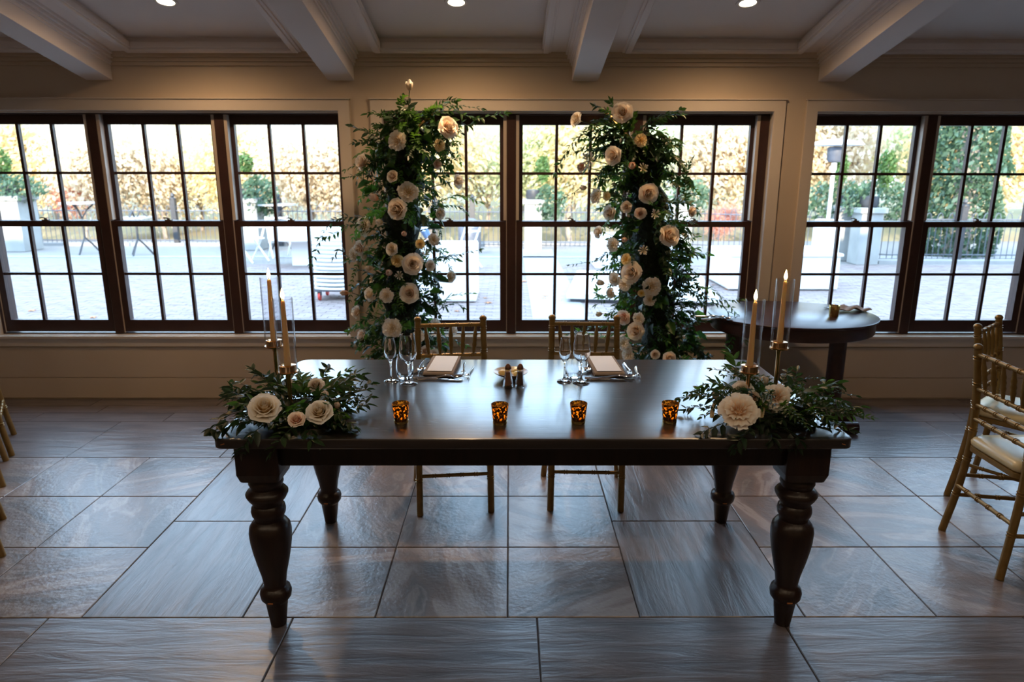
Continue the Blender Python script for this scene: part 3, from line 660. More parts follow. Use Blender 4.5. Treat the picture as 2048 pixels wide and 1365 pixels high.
BL = [(819, 180, 11, 'b', 1), (893, 258, 17, 'r', 0), (796, 282, 15, 'm', 1), (732, 326, 17, 'r', 0), (878, 291, 10, 'm', 3), (872, 329, 10, 'r', 2), (788, 354, 12, 'r', 0), (912, 363, 12, 'r', 1), (816, 385, 16, 'm', 1), (754, 398, 13, 'b', 2), (800, 420, 21, 'r', 0), (877, 427, 11, 'r', 1), (729, 454, 16, 'm', 1), (764, 445, 9, 'b', 1), (810, 469, 9, 'b', 2), (867, 480, 10, 'm', 1), (840, 488, 8, 'r', 3), (725, 496, 14, 'r', 0), (708, 510, 12, 'm', 1), (732, 513, 9, 'r', 1), (786, 499, 11, 'r', 1), (795, 522, 10, 'm', 3), (825, 528, 17, 'r', 0), (858, 531, 10, 'r', 1), (781, 546, 11, 'b', 2), (897, 553, 13, 'r', 1), (819, 587, 16, 'r', 0), (774, 591, 12, 'm', 1), (743, 589, 12, 'r', 1), (695, 586, 10, 'b', 2), (719, 625, 14, 'r', 0), (785, 657, 16, 'm', 1), (728, 672, 12, 'r', 0), (870, 652, 12, 'm', 1), (900, 660, 13, 'r', 1), (836, 673, 11, 'm', 1), (848, 702, 11, 'r', 0), (866, 708, 10, 'r', 0), (780, 696, 9, 'r', 0), (741, 538, 8, 'b', 0), (798, 551, 7, 'd', 1), (744, 560, 6, 'd', 1), (850, 505, 7, 'd', 1)]
TL = [([(850, 232, -.1), (900, 222, -.1), (950, 236, -.12), (1008, 228, -.12)], 17, 1.15, 0), ([(845, 225, -.1), (880, 214, -.1), (920, 212, -.1), (962, 218, -.1)], 13, .9, 1), ([(850, 250, -.1), (895, 243, -.1), (935, 250, -.1), (950, 240, -.1)], 12, 1.1, 0), ([(870, 410, -.1), (900, 395, -.14), (925, 392, -.14), (958, 404, -.14)], 12, 1, 2), ([(860, 420, -.1), (885, 412, -.12), (912, 412, -.12), (930, 425, -.12)], 9, .9, 0), ([(860, 525, -.1), (890, 515, -.14), (915, 510, -.14), (958, 500, -.14)], 14, .85, 0), ([(860, 620, -.1), (885, 605, -.12), (905, 592, -.14), (945, 588, -.14)], 13, .85, 2), ([(870, 630, -.1), (890, 612, -.12), (910, 608, -.12), (925, 615, -.12)], 8, .9, 0),
      ([(750, 440, -.1), (690, 435, -.15), (655, 455, -.15), (622, 527, -.15)], 15, 1.05, 1), ([(745, 450, -.1), (700, 450, -.15), (665, 470, -.12), (640, 475, -.12)], 10, 1, 0), ([(760, 360, -.1), (735, 350, -.12), (710, 352, -.14), (690, 355, -.14)], 10, .8, 0), ([(735, 500, -.1), (705, 520, -.12), (680, 500, -.12), (668, 515, -.12)], 8, .9, 0), ([(760, 330, -.1), (745, 322, -.12), (755, 300, -.12), (748, 290, -.12)], 7, 1.3, 0), ([(735, 480, -.1), (715, 530, -.14), (705, 560, -.14), (700, 600, -.14)], 11, .6, 0), ([(860, 680, -.1), (885, 672, -.1), (910, 682, -.12), (930, 690, -.12)], 10, 1, 0), ([(800, 240, -.1), (812, 222, -.1), (818, 212, -.1), (812, 205, -.1)], 8, 1.2, 1), ([(840, 660, -.1), (860, 672, -.1), (880, 690, -.1), (895, 680, -.1)], 10, 1.1, 2)]
column((800, 700), [(800, 700), (803, 600), (805, 500), (806, 400), (815, 310), (830, 262), (846, 246)], 2.22, 'tall column of greenery and cream roses with one upright rosebud on top', BL, TL, ((850, 243), (878, 213)), 11, .205)
BR = [(1246, 227, 16, 'r', 0), (1156, 240, 12, 'r', 1), (1281, 281, 10, 'm', 3), (1230, 312, 15, 'r', 0), (1263, 334, 12, 'b', 2), (1166, 335, 10, 'r', 2), (1179, 321, 14, 'd', 1), (1294, 387, 16, 'r', 0), (1193, 393, 12, 'm', 1), (1214, 392, 8, 'm', 3), (1172, 376, 9, 'b', 1), (1223, 426, 13, 'r', 0), (1280, 428, 12, 'r', 2), (1254, 414, 10, 'r', 0), (1378, 423, 12, 'r', 0), (1200, 465, 11, 'r', 1), (1334, 473, 18, 'r', 0), (1227, 490, 12, 'm', 1), (1252, 480, 9, 'b', 2), (1253, 519, 9, 'm', 3), (1265, 547, 18, 'r', 0), (1271, 558, 10, 'b', 2), (1232, 558, 12, 'r', 1), (1250, 569, 11, 'm', 1), (1303, 573, 15, 'm', 1), (1207, 567, 11, 'b', 1), (1224, 586, 10, 'r', 1), (1283, 587, 6, 'm', 3), (1299, 600, 10, 'm', 1), (1250, 635, 13, 'r', 2), (1278, 637, 10, 'm', 1), (1203, 628, 9, 'b', 1), (1274, 663, 16, 'r', 0), (1248, 687, 12, 'm', 1), (1256, 697, 9, 'm', 1), (1257, 711, 13, 'm', 1), (1309, 709, 10, 'r', 0), (1336, 717, 13, 'r', 0), (1286, 337, 8, 'd', 1), (1310, 428, 8, 'd', 1), (1287, 501, 8, 'd', 1)]
TR = [([(1270, 300, -.1), (1210, 260, -.12), (1150, 280, -.14), (1112, 345, -.14)], 20, 1, 0), ([(1260, 280, -.1), (1215, 245, -.12), (1175, 255, -.12), (1140, 300, -.12)], 16, 1, 1), ([(1255, 330, -.1), (1210, 300, -.12), (1165, 300, -.12), (1125, 318, -.14)], 16, .9, 0), ([(1250, 300, -.1), (1225, 275, -.12), (1190, 280, -.12), (1160, 300, -.1)], 14, 1, 2), ([(1260, 350, -.1), (1215, 340, -.12), (1180, 365, -.12), (1140, 390, -.14), (1115, 400, -.14)], 14, .7, 0), ([(1225, 250, -.1), (1235, 225, -.1), (1225, 212, -.1), (1222, 205, -.1)], 9, 1, 0), ([(1250, 260, -.1), (1220, 232, -.1), (1205, 218, -.1), (1192, 212, -.1)], 9, 1, 1),
      ([(1330, 620, -.1), (1370, 575, -.16), (1420, 580, -.2), (1470, 625, -.25), (1490, 680, -.25)], 24, 1.1, 2), ([(1340, 600, -.1), (1380, 585, -.16), (1430, 600, -.2), (1480, 600, -.22)], 16, 1, 0), ([(1330, 640, -.1), (1380, 610, -.16), (1440, 610, -.2), (1465, 650, -.22), (1462, 690, -.22)], 18, 1.1, 0), ([(1345, 470, -.08), (1370, 480, -.1), (1380, 500, -.1), (1375, 530, -.1)], 12, 1, 2), ([(1350, 410, -.08), (1370, 400, -.1), (1372, 370, -.1), (1368, 345, -.1)], 12, .9, 0), ([(1360, 400, -.08), (1372, 350, -.1), (1376, 330, -.1), (1384, 318, -.1)], 10, .6, 0), ([(1345, 455, -.08), (1365, 465, -.1), (1378, 476, -.1), (1390, 475, -.1)], 9, 1, 2), ([(1260, 650, -.1), (1225, 650, -.12), (1185, 655, -.14), (1140, 668, -.14)], 16, .95, 0), ([(1265, 665, -.1), (1230, 668, -.12), (1200, 672, -.12), (1160, 660, -.14)], 14, .9, 2), ([(1245, 520, -.1), (1205, 520, -.12), (1175, 525, -.14), (1140, 530, -.14)], 12, .6, 0), ([(1340, 660, -.1), (1370, 660, -.1), (1390, 680, -.1), (1395, 700, -.1)], 14, 1, 0), ([(1345, 640, -.1), (1375, 650, -.12), (1385, 660, -.12), (1380, 690, -.12)], 12, 1.1, 2), ([(1220, 600, -.1), (1205, 595, -.12), (1198, 590, -.12), (1195, 582, -.12)], 6, 1.2, 2)]
column((1325, 705), [(1325, 705), (1312, 620), (1302, 540), (1300, 450), (1290, 360), (1275, 295), (1250, 262)], 2.22, 'tall column of greenery and cream roses beside the pedestal side table', BR, TR, ((1232, 248), (1208, 219)), 23, .205)

# ================================================================== CANDLES
def flame(parent, z, h, r):
    fm = MB().lathe([(0, 0), (r * .55, h * .06), (r, h * .25), (r * .82, h * .5), (r * .4, h * .78), (0, h)], 12).build('flame', m_flame, parent, smooth=True); fm.location = (0, 0, z)
    return fm
def glow(parent, loc, e, col=(1, .55, .18), r=.006):
    ld = bpy.data.lights.new('candle_light', 'POINT'); ld.energy = e; ld.color = col; ld.shadow_soft_size = r
    o = bpy.data.objects.new('candle_light', ld); COL.objects.link(o); o.parent = parent; o.location = loc
def candlestick(x, y, h, words):
    t = thing('candle_holder', f'rose gold candle holder with slim stem, {words}', 'candle holder', (x, y, T0), 0, 'rose gold candle holders')
    MB().lathe([(0, 0), (.042, 0), (.043, .004), (.030, .008), (.010, .012), (.008, .02), (.0075, h - .02), (.010, h - .008), (.012, h)], 24).build('stem', m_brass, t, smooth=40)
    MB().lathe([(0, h), (.034, h), (.0355, h + .003), (.0355, h + .006), (.030, h + .006), (.030, h + .027), (.028, h + .028), (.013, h + .028), (.0125, h + .012), (0, h + .012)], 32).build('cup', m_brass, t, smooth=40)
    zb = T0 + h + .0065
    g = thing('glass_chimney', f'clear glass cylinder round the taper candle, {words}', 'glass cylinder', (x, y, zb), 0, 'glass candle cylinders')
    MB().lathe([(.0315, 0), (.0335, 0), (.0335, .262), (.0325, .2635), (.0315, .262), (.0315, 0)], 40).build('tube', m_tube, g, smooth=40)
    zc = T0 + h + .0125
    c = thing('taper_candle', f'lit ivory taper candle in glass, {words}', 'candle', (x, y, zc), 0, 'lit taper candles')
    MB().lathe([(0, 0), (.0115, 0), (.0118, .02), (.0075, .240), (.0062, .247), (.003, .249), (0, .248)], 20).build('wax', m_wax, c, smooth=50)
    MB().tube([(0, 0, .247), (.0005, 0, .254), (.001, 0, .259)], .0009, 5).build('wick', m_wick, c)
    flame(c, .255, .038, .0068); glow(c, (0, 0, .272), .55)
    return t
candlestick(-.782, .061, .168, 'front one of the left pair')
candlestick(-.893, .259, .212, 'back one of the left pair')
candlestick(.873, .088, .160, 'front one of the right pair')
candlestick(1.042, .260, .206, 'back one of the right pair')
for k, (x, y, wd) in enumerate(((-.377, .006, 'nearest the left flower cluster'), (-.027, -.004, 'in front of the salt and pepper shakers'), (.251, .006, 'in front of the right wine glass'), (.576, .010, 'nearest the right flower cluster'))):
    t = thing('votive_holder', f'speckled amber mercury glass votive cup {wd}', 'votive holder', (x, y, T0), 0, 'mercury glass votives')
    MB().lathe([(0, 0), (.0215, 0), (.0235, .003), (.0240, .009), (.0308, .070), (.0312, .072), (.0304, .073), (.0294, .071), (.0228, .012), (0, .010)], 36).build('cup', [m_merc, m_glass], t, smooth=40)
    MB().lathe([(.0243, .0005), (.0250, .003), (.0252, .010), (.0243, .0102)], 36).build('foot_rim', m_goldv, t, smooth=40)
    c = thing('tealight', f'lit tealight inside the speckled votive cup {wd}', 'candle', (x, y, T0 + .0105), 0, 'lit tealights')
    MB().lathe([(0, 0), (.019, 0), (.019, .014), (.017, .0155), (0, .015)], 24).build('wax', m_wax, c, smooth=40)
    MB().tube([(0, 0, .014), (0, 0, .021)], .0009, 5).build('wick', m_wick, c); flame(c, .019, .024, .005); glow(c, (0, 0, .032), .16)

# ================================================================== CENTREPIECES
def centrepiece(cx, cy, label, blooms, spikes, trails, seed, rx, ry):
    q = random.Random(seed); root = thing('floral_centerpiece', label, 'flower arrangement', (cx, cy, T0), 0, 'low floral clusters round the candles')
    MB().lathe([(0, 0), (rx * .62, 0), (rx * .55, .025), (rx * .3, .05), (0, .055)], 20, sy=ry / rx).build('moss_bed', m_core, root, smooth=60)
    BIGS = big if seed == 31 else big[:2] + thin
    for i in range(58):
        a = q.uniform(0, 2 * math.pi); rr = math.sqrt(q.random()); p = Vector((cx + rx * .5 * rr * math.cos(a), cy + ry * .5 * rr * math.sin(a), T0 + .022 + .05 * (1 - rr)))
        d = Vector((math.cos(a), math.sin(a), q.uniform(.0, .38) + .3 * (1 - rr)))
        put(root, q.choice(BIGS), p, d, q.uniform(-.7, .7), q.uniform(.6, .92))
    for i in range(26):
        a = q.uniform(-2.9, -.2); p = Vector((cx + rx * .7 * math.cos(a), cy + ry * .7 * math.sin(a), T0 + .03)); put(root, q.choice(broad), p, (math.cos(a), math.sin(a), q.uniform(-.1, .5)), q.uniform(-1, 1), q.uniform(.4, .62))
    for x, y, z, r, kind, c in blooms:
        p = at(x, y, z=TZ + z + .022); d = (CAM - p).normalized() * .8 + Vector((q.uniform(-.3, .3), 0, .55)); bloom(root, p, d, r / 540 * 1.22, kind, c, q)
    for k, pts in enumerate(spikes):
        P = [at(x, y, z=TZ + z) - root.location for x, y, z in pts]; mb = MB(); path = spl(P, 16); mb.tube(path, .0016, 4)
        for i, p in enumerate(path):
            for j in range(6):
                a = j * 1.05 + i * .5; rr = .0085 * (1 - .5 * i / 16); o_ = Vector((math.cos(a), math.sin(a), .2)) * rr; mb.tube([p, p + o_ * .6, p + o_], [.0008, .0032, .0016], 5)
        mb.build('flower_spike', m_spike, root, smooth=True)
    for k, (pts, n_, sz, mt) in enumerate(trails):
        trail(root, [at(x, y, z=TZ + z) for x, y, z in pts], int(n_ * .8), .058 * sz, .023 * sz, seed * 10 + k, mt)
    return root
centrepiece(-.745, .07, 'low cluster of cream roses and ruscus round the left pair of candles',
    [(531, 822, .07, 24, 'r', 1), (594, 843, .055, 13, 'r', 2), (641, 829, .06, 20, 'r', 1), (633, 776, .06, 17, 'r', 0), (653, 797, .06, 13, 'b', 0), (576, 773, .05, 12, 'r', 0), (676, 815, .04, 9, 'b', 0)],
    [[(468, 818, .05), (455, 830, .045), (440, 845, .03), (434, 858, .02)], [(668, 800, .05), (674, 818, .04), (680, 832, .02)]],
    [([(600, 815, .05), (540, 790, .09), (500, 775, .11), (470, 765, .10)], 10, 1.1, 0), ([(590, 810, .06), (545, 775, .11), (520, 750, .13), (505, 742, .13)], 9, 1.1, 1), ([(600, 820, .05), (530, 815, .06), (460, 830, .05), (424, 858, .03)], 12, 1.1, 1), ([(590, 830, .05), (530, 850, .05), (500, 875, .03), (486, 905, -.03)], 10, 1.1, 1), ([(610, 830, .05), (580, 860, .03), (560, 880, .01), (545, 905, -.04)], 9, 1, 0), ([(620, 830, .05), (620, 860, .02), (622, 880, 0), (632, 890, -.03)], 8, 1.1, 0), ([(620, 815, .05), (670, 790, .07), (690, 770, .09), (700, 752, .10)], 10, 1.15, 0), ([(630, 815, .05), (680, 800, .06), (705, 790, .05), (722, 812, .03)], 10, 1.2, 0), ([(610, 800, .06), (640, 765, .09), (650, 748, .10), (655, 738, .11)], 7, .9, 1), ([(630, 830, .05), (670, 840, .03), (690, 850, .015), (698, 858, .01)], 8, 1.2, 1), ([(590, 820, .05), (500, 840, .05), (470, 850, .03), (440, 862, .02)], 10, 1.1, 1)], 31, .235, .20)
centrepiece(.955, .06, 'low cluster of cream roses and feathery greenery round the right pair of candles',
    [(1477, 825, .07, 27, 'm', 0), (1553, 797, .07, 22, 'm', 0), (1484, 785, .06, 18, 'r', 0), (1504, 800, .06, 15, 'r', 2), (1527, 768, .06, 14, 'b', 1), (1432, 796, .05, 12, 'b', 0)],
    [[(1424, 835, .03), (1426, 815, .05), (1432, 800, .06)], [(1522, 835, .05), (1527, 818, .07), (1532, 803, .08)], [(1470, 752, .05), (1484, 750, .06), (1497, 754, .06)]],
    [([(1500, 800, .05), (1450, 775, .08), (1420, 768, .09), (1405, 772, .09)], 9, 1.1, 2), ([(1490, 810, .05), (1440, 800, .06), (1400, 795, .06), (1396, 780, .07)], 9, 1, 0), ([(1480, 820, .05), (1440, 830, .04), (1400, 815, .03), (1372, 818, .02)], 12, .9, 1), ([(1480, 830, .05), (1440, 850, .03), (1415, 860, .02), (1406, 868, .01)], 9, 1, 1), ([(1500, 830, .05), (1500, 860, .02), (1480, 880, 0), (1472, 895, -.03)], 9, 1, 1), ([(1510, 830, .05), (1540, 860, .02), (1545, 880, 0), (1555, 892, -.03)], 9, 1, 1), ([(1520, 815, .05), (1580, 800, .07), (1620, 785, .09), (1650, 768, .11)], 13, 1.1, 2), ([(1530, 815, .05), (1590, 815, .06), (1630, 800, .06), (1645, 810, .05)], 12, 1, 0), ([(1530, 825, .05), (1590, 850, .02), (1640, 855, .012), (1698, 862, .012)], 16, .85, 1), ([(1530, 825, .05), (1580, 835, .03), (1615, 820, .05), (1620, 800, .07)], 11, .9, 0), ([(1480, 790, .05), (1475, 750, .10), (1468, 720, .14), (1460, 705, .16)], 8, 1.2, 2), ([(1520, 800, .05), (1560, 770, .08), (1570, 755, .10), (1575, 745, .11)], 8, .9, 0), ([(1520, 830, .05), (1570, 860, .02), (1600, 880, .0), (1590, 893, -.03)], 9, 1, 1)], 37, .245, .19)

# ================================================================== PLACE SETTINGS
def stemware(name, x, y, prof_out, prof_in, label, cat, group):
    t = thing(name, label, cat, (x, y, T0), 0, group)
    MB().lathe(prof_out + prof_in[::-1], 40).build('glass', m_glass, t, smooth=50); return t
wine_o = [(0, 0), (.034, 0), (.036, .0015), (.033, .004), (.012, .010), (.0045, .022), (.0037, .05), (.0040, .082), (.012, .092), (.028, .105), (.036, .125), (.0375, .145), (.034, .180), (.029, .213)]
wine_i = [(0, .0925), (.010, .0955), (.026, .108), (.0342, .126), (.0357, .145), (.0325, .18), (.0278, .2135)]
fl_o = [(0, 0), (.030, 0), (.032, .0015), (.029, .004), (.010, .010), (.0045, .02), (.0036, .045), (.0040, .082), (.010, .090), (.020, .106), (.0255, .130), (.0255, .145), (.022, .170), (.018, .190)]
fl_i = [(0, .0905), (.008, .0935), (.018, .108), (.0237, .130), (.0237, .145), (.0204, .17), (.0168, .1905)]
tu_o = [(0, 0), (.026, 0), (.031, .004), (.036, .022), (.038, .045), (.036, .075), (.0315, .105)]
tu_i = [(0, .008), (.024, .009), (.033, .024), (.0358, .045), (.034, .075), (.030, .1055)]
for sd_, (wx, wy), (fx, fy), (tx, ty) in (('left', (-.415, .468), (-.495, .504), (-.443, .548)), ('right', (.309, .483), (.240, .500), (.283, .562))):
    stemware('wine_glass', wx, wy, wine_o, wine_i, f'empty stemmed wine glass at the {sd_} place setting', 'wine glass', 'wine glasses')
    stemware('champagne_flute', fx, fy, fl_o, fl_i, f'slim empty champagne glass at the {sd_} place setting', 'champagne glass', 'champagne glasses')
    stemware('water_tumbler', tx, ty, tu_o, tu_i, f'stemless clear tumbler standing behind the wine glass, {sd_} setting', 'tumbler', 'water tumblers')
def napkin(cx, cy, rz, sd_):
    t = thing('napkin', f'taupe linen napkin folded into a rectangle, {sd_} place setting', 'napkin', (cx, cy, T0), rz, 'folded napkins')
    sec = [(-.135, .004), (-.142, .009), (-.138, .015), (-.125, .019), (.14, .021), (.14, .012), (-.118, .011), (-.122, .008), (.14, .007), (.14, .0005), (-.13, .0005)]
    n_ = len(sec); vs_ = [(x, y, z) for x in (-.066, .066) for y, z in sec]
    MB().add(vs_, [(i, (i + 1) % n_, n_ + (i + 1) % n_, n_ + i) for i in range(n_)] + [tuple(range(n_))[::-1], tuple(range(n_, 2 * n_))]).build('cloth', m_linen, t, smooth=50)
    c = thing('menu_card', f'blank white menu card lying on the {sd_} folded napkin', 'card', (cx, cy, T0 + .0215), rz, 'menu cards')
    MB().box(-.052, .055, -.118, .135, 0, .0012).build('card', m_card, c)
napkin(-.295, .70, R(-3), 'left'); napkin(.437, .70, R(2), 'right')
def fork(x, y, rz, label):
    t = thing('fork', label, 'fork', (x, y, T0 + .002), rz, 'dinner forks')
    mb = MB(); mb.tube(spl([(0, .19, .001), (0, .12, .003), (0, .065, .008), (0, .045, .006)], 10), [.0065, .0068, .006, .005, .004, .0035, .0034, .0036, .0042, .006, .008], 8, flat=.35)
    mb.build('handle', m_steel, t, smooth=50)
    for k in range(4):
        u = (k - 1.5) * .0058; MB().tube(spl([(u * .9, .047, .006), (u * 1.1, .034, .003), (u * 1.05, .012, .003), (u, 0, .007)], 6), [.0022, .002, .0018, .0016, .0015, .0013, .0008], 6, flat=.7).build('tine', m_steel, t, smooth=50)
def spoon(x, y, rz, label, L_=.19):
    t = thing('spoon', label, 'spoon', (x, y, T0 + .0015), rz, 'spoons')
    mb = MB(); mb.lathe([(0, .0012), (.5, .0024), (.85, .006), (1, .0095), (.96, .0105), (.8, .0075), (.5, .0042), (0, .0030)], 20, sx=.0185, sy=.029).build('bowl', m_steel, t, smooth=60)
    MB().tube(spl([(0, .027, .009), (0, .05, .013), (0, .10, .007), (0, L_ - .02, .003)], 10), [.0038, .0036, .0034, .0034, .0036, .004, .0046, .0052, .0058, .0062, .006], 8, flat=.4).build('handle', m_steel, t, smooth=50)
def knife(x, y, rz, label):
    t = thing('knife', label, 'knife', (x, y, T0 + .0022), rz, 'table knives')
    MB().tube(spl([(0, .105, .0025), (0, .14, .003), (0, .18, .003), (0, .215, .0025)], 10), [.0042, .005, .0056, .006, .0062, .0064, .0066, .0068, .007, .0068, .005], 8, flat=.55).build('handle', m_steel, t, smooth=50)
    bl = [(-.004, .107), (.004, .107), (.0095, .09), (.010, .03), (.006, .008), (-.001, 0), (-.006, .02), (-.0065, .09)]
    prism(bl, .0012, .0028).build('blade', m_steel, t)
for sd_, x0, mir in (('left', 0, 1), ('right', .738, 1)):
    fork(x0 - .196, .586, R(2), f'steel fork nearer the napkin, {sd_} place setting'); fork(x0 - .178, .527, R(-6), f'steel fork farther from the napkin, {sd_} place setting')
    knife(x0 - .413, .605, R(-4), f'steel knife beside the glasses, {sd_} place setting'); spoon(x0 - .385, .655, R(-8), f'steel spoon beside the glasses, {sd_} place setting')
    knife(x0 - .195, .505, R(82) , f'steel dessert knife laid across in front of the {sd_} napkin')
    spoon(x0 - .218, .548, R(100), f'steel dessert spoon laid across in front of the {sd_} napkin')
def shaker(x, y, fill, label):
    t = thing('shaker', label, 'shaker', (x, y, T0), 0, 'salt and pepper shakers')
    MB().lathe([(0, 0), (.0215, 0), (.0225, .003), (.0215, .007), (.0125, .072), (.0125, .078), (.0105, .078), (.0105, .072), (.0185, .010), (0, .008)], 8).build('glass_body', m_shk, t)
    MB().lathe([(0, .009), (.0178, .0105), (.0112, .064), (0, .065)], 8).build('contents', fill, t)
    MB().lathe([(.0128, .076), (.0135, .079), (.0128, .086), (.0095, .094), (.004, .099), (0, .0995)], 16).build('cap', m_cap, t, smooth=60)
shaker(.001, .425, m_spiceA, 'glass shaker of pink salt with bronze cap on the table'); shaker(.051, .425, m_spiceB, 'glass shaker of dark pepper with bronze cap on the table')
t = thing('butter_dish', 'shallow cream china butter dish behind the shakers', 'dish', (.012, .558, T0))
MB().lathe([(0, 0), (.030, 0), (.032, .004), (.058, .016), (.074, .026), (.076, .029), (.073, .0285), (.056, .0195), (.03, .009), (0, .008)], 40).build('bowl', m_china, t, smooth=60)
for k, (x, y, wd) in enumerate(((-.035, -.012, 'leftmost'), (-.012, .022, 'rear left'), (.025, .025, 'rear right'), (.028, -.020, 'front right'))):
    o = MB().lathe([(0, 0), (.013, .001), (.0185, .008), (.017, .016), (.010, .021), (0, .022)], 14).build('butter_pat', m_butter, smooth=60, loc=(.012 + x, .558 + y, T0 + (.0155 if abs(x) > .03 else .0115))); tag(o, f'round yellow butter pat in the china dish, {wd}', 'butter', 'butter pats')
# ---- things on the pedestal table
P0 = PZ + .0006
p = at(1667, 634, z=PZ); t = thing('votive_holder', 'shiny gold votive cup on the pedestal side table', 'votive holder', (p.x, p.y, P0))
MB().lathe([(0, 0), (.026, 0), (.028, .004), (.034, .072), (.0335, .073), (.032, .071), (.0265, .008), (0, .007)], 32).build('cup', m_goldv, t, smooth=40)
p = at(1700, 622, z=PZ); t = thing('napkin', 'loosely gathered taupe napkin on the pedestal side table', 'napkin', (p.x, p.y, P0))
mb = MB(); nx, ny = 16, 8; g = [((i / nx - .5) * .22, (j / ny - .5) * .13, .006 + .012 * (1 + math.sin(i * .9 + j * .5)) * (.6 + .4 * math.sin(j * 1.3)) + .012 * math.exp(-((i - 8) / 4) ** 2)) for j in range(ny + 1) for i in range(nx + 1)]
mb.add(g, [(j * (nx + 1) + i, j * (nx + 1) + i + 1, (j + 1) * (nx + 1) + i + 1, (j + 1) * (nx + 1) + i) for j in range(ny) for i in range(nx)])
o = mb.build('cloth', m_linen, t, smooth=True); md = o.modifiers.new('thick', 'SOLIDIFY'); md.thickness = .004
p = at(1648, 618, z=PZ); fork(p.x, p.y, R(-80), 'steel fork with its handle behind the gold votive on the pedestal table'); bpy.data.objects['fork.004'].location.z = P0 + .002
p = at(1440, 640, z=PZ); 
for k, (dx, dy, wd) in enumerate(((0.03, .05, 'rear'), (.05, .0, 'front'))):
    spoon(p.x + dx, p.y + dy, R(80 + 15 * k), f'steel spoon near the leaves on the pedestal table, {wd} of two'); bpy.data.objects[f'spoon.{4 + k:03d}'].location.z = P0 + .0015

# ================================================================== OUTSIDE
GZ = -.03
m_brickp = M('paving brick', (.20, .152, .147), .85, var=(.245, .20, .19), vscale=5, objvar=.18, bump=.2, bscale=60)
m_brickj = M('brick joint sand', (.20, .185, .18), .95, var=(.225, .21, .20), vscale=8)
m_band = M('pale stone band', (.30, .29, .29), .8, var=(.26, .255, .255), vscale=6)
m_pier = M('pale stone pier', (.34, .34, .33), .8, var=(.28, .285, .28), vscale=4)
m_white = M('white painted wood', (.88, .88, .88), .5, var=(.84, .84, .85), vscale=5)
m_whitecloth = M('white table cloth', (.9, .9, .92), .8, var=(.86, .86, .88), vscale=5)
m_iron = M('grey iron', (.10, .11, .14), .5, metal=.3, var=(.13, .14, .17), vscale=12)
m_black = M('black iron', (.03, .032, .04), .45, var=(.045, .045, .05), vscale=12)
m_ivy = M('ivy leaf', (.085, .15, .085), .5, var=(.045, .09, .06), vscale=3, trans=.25, tcol=(.15, .25, .11))
m_topi = M('topiary leaf', (.08, .155, .035), .6, var=(.05, .11, .03), vscale=8, trans=.2, tcol=(.14, .26, .06))
m_aut = [M('yellow autumn leaf', (.66, .52, .27), .7, var=(.76, .67, .46), vscale=.8, trans=.5, tcol=(.84, .68, .36)), M('pale tan autumn leaf', (.64, .54, .41), .7, var=(.76, .69, .56), vscale=.8, trans=.5, tcol=(.80, .69, .52)), M('soft green leaf', (.45, .51, .31), .7, var=(.60, .62, .43), vscale=.8, trans=.5, tcol=(.62, .68, .40)), M('coral red leaf', (.62, .27, .21), .7, var=(.70, .42, .33), vscale=1.5, trans=.4, tcol=(.72, .36, .27))]
m_bark = M('grey bark', (.42, .36, .31), .9, var=(.30, .25, .22), vscale=6, stretch=(6, 6, 1))
m_hill = M('leaf strewn hillside', (.34, .28, .18), .95, var=(.29, .27, .17), vscale=.5)
m_fall = M('fallen brown leaf', (.42, .16, .06), .8, var=(.5, .24, .1), vscale=30, objvar=.3)
m_red = M('red caster tyre', (.7, .06, .04), .5, var=(.6, .05, .04), vscale=30)
m_skin = M('skin', (.55, .34, .25), .55, var=(.5, .3, .22), vscale=20)
m_shirt = M('pale blue shirt', (.62, .70, .86), .8, var=(.56, .64, .8), vscale=10)
m_jean = M('blue jeans', (.10, .15, .26), .85, var=(.14, .2, .32), vscale=40)
m_hair = M('dark hair', (.04, .03, .025), .6, var=(.06, .045, .035), vscale=50)
pat = MB().box(-26, 28, 2.82, 15.2, -.4, GZ - .006).build('patio_ground', m_brickj); tag(pat, kind='structure')
# paving bricks: the nearest ones in view as pieces, the rest joined
bw, bh = .205, .102; near = []; far = MB()
bme = MB().box(-bw / 2 + .004, bw / 2 - .004, -bh / 2 + .004, bh / 2 - .004, -.03, 0).mesh('brick', m_brickp)
for j in range(64):
    y = 4.1 + j * bh
    for i in range(-46, 52):
        x = i * bw + (j % 2) * bw / 2
        if abs(x) > 3.2 + (y - 2) * 1.15: continue
        if -1.0 < x < 1.75 and j < 26 and (x < .5 + .1 * j): near.append((x, y))
        else: far.box(x - bw / 2 + .004, x + bw / 2 - .004, y - bh / 2 + .004, y + bh / 2 - .004, GZ - .006, GZ + rnd.uniform(-.001, .002))
for x, y in near[:290]: link('brick', bme, pat, (x, y, GZ + rnd.uniform(0, .002)))
for x, y in near[290:]: far.box(x - bw / 2 + .004, x + bw / 2 - .004, y - bh / 2 + .004, y + bh / 2 - .004, GZ - .006, GZ)
tag(far.build('brick_field', m_brickp, pat), kind='stuff')
for nm, (x0, x1, y0, y1) in (('stone_band', (-24, 26, 3.0, 4.04)), ('stone_band', (-20, 22, 11.6, 11.85)), ('stone_band', (.28, .95, 4.05, 13.2)), ('stone_kerb', (-24, 3.4, 13.9, 14.15)), ('stone_kerb', (7.0, 24, 10.7, 10.95))):
    MB().box(x0, x1, y0, y1, GZ - .02, GZ + (.006 if nm == 'stone_band' else .06)).build(nm, m_band, pat)
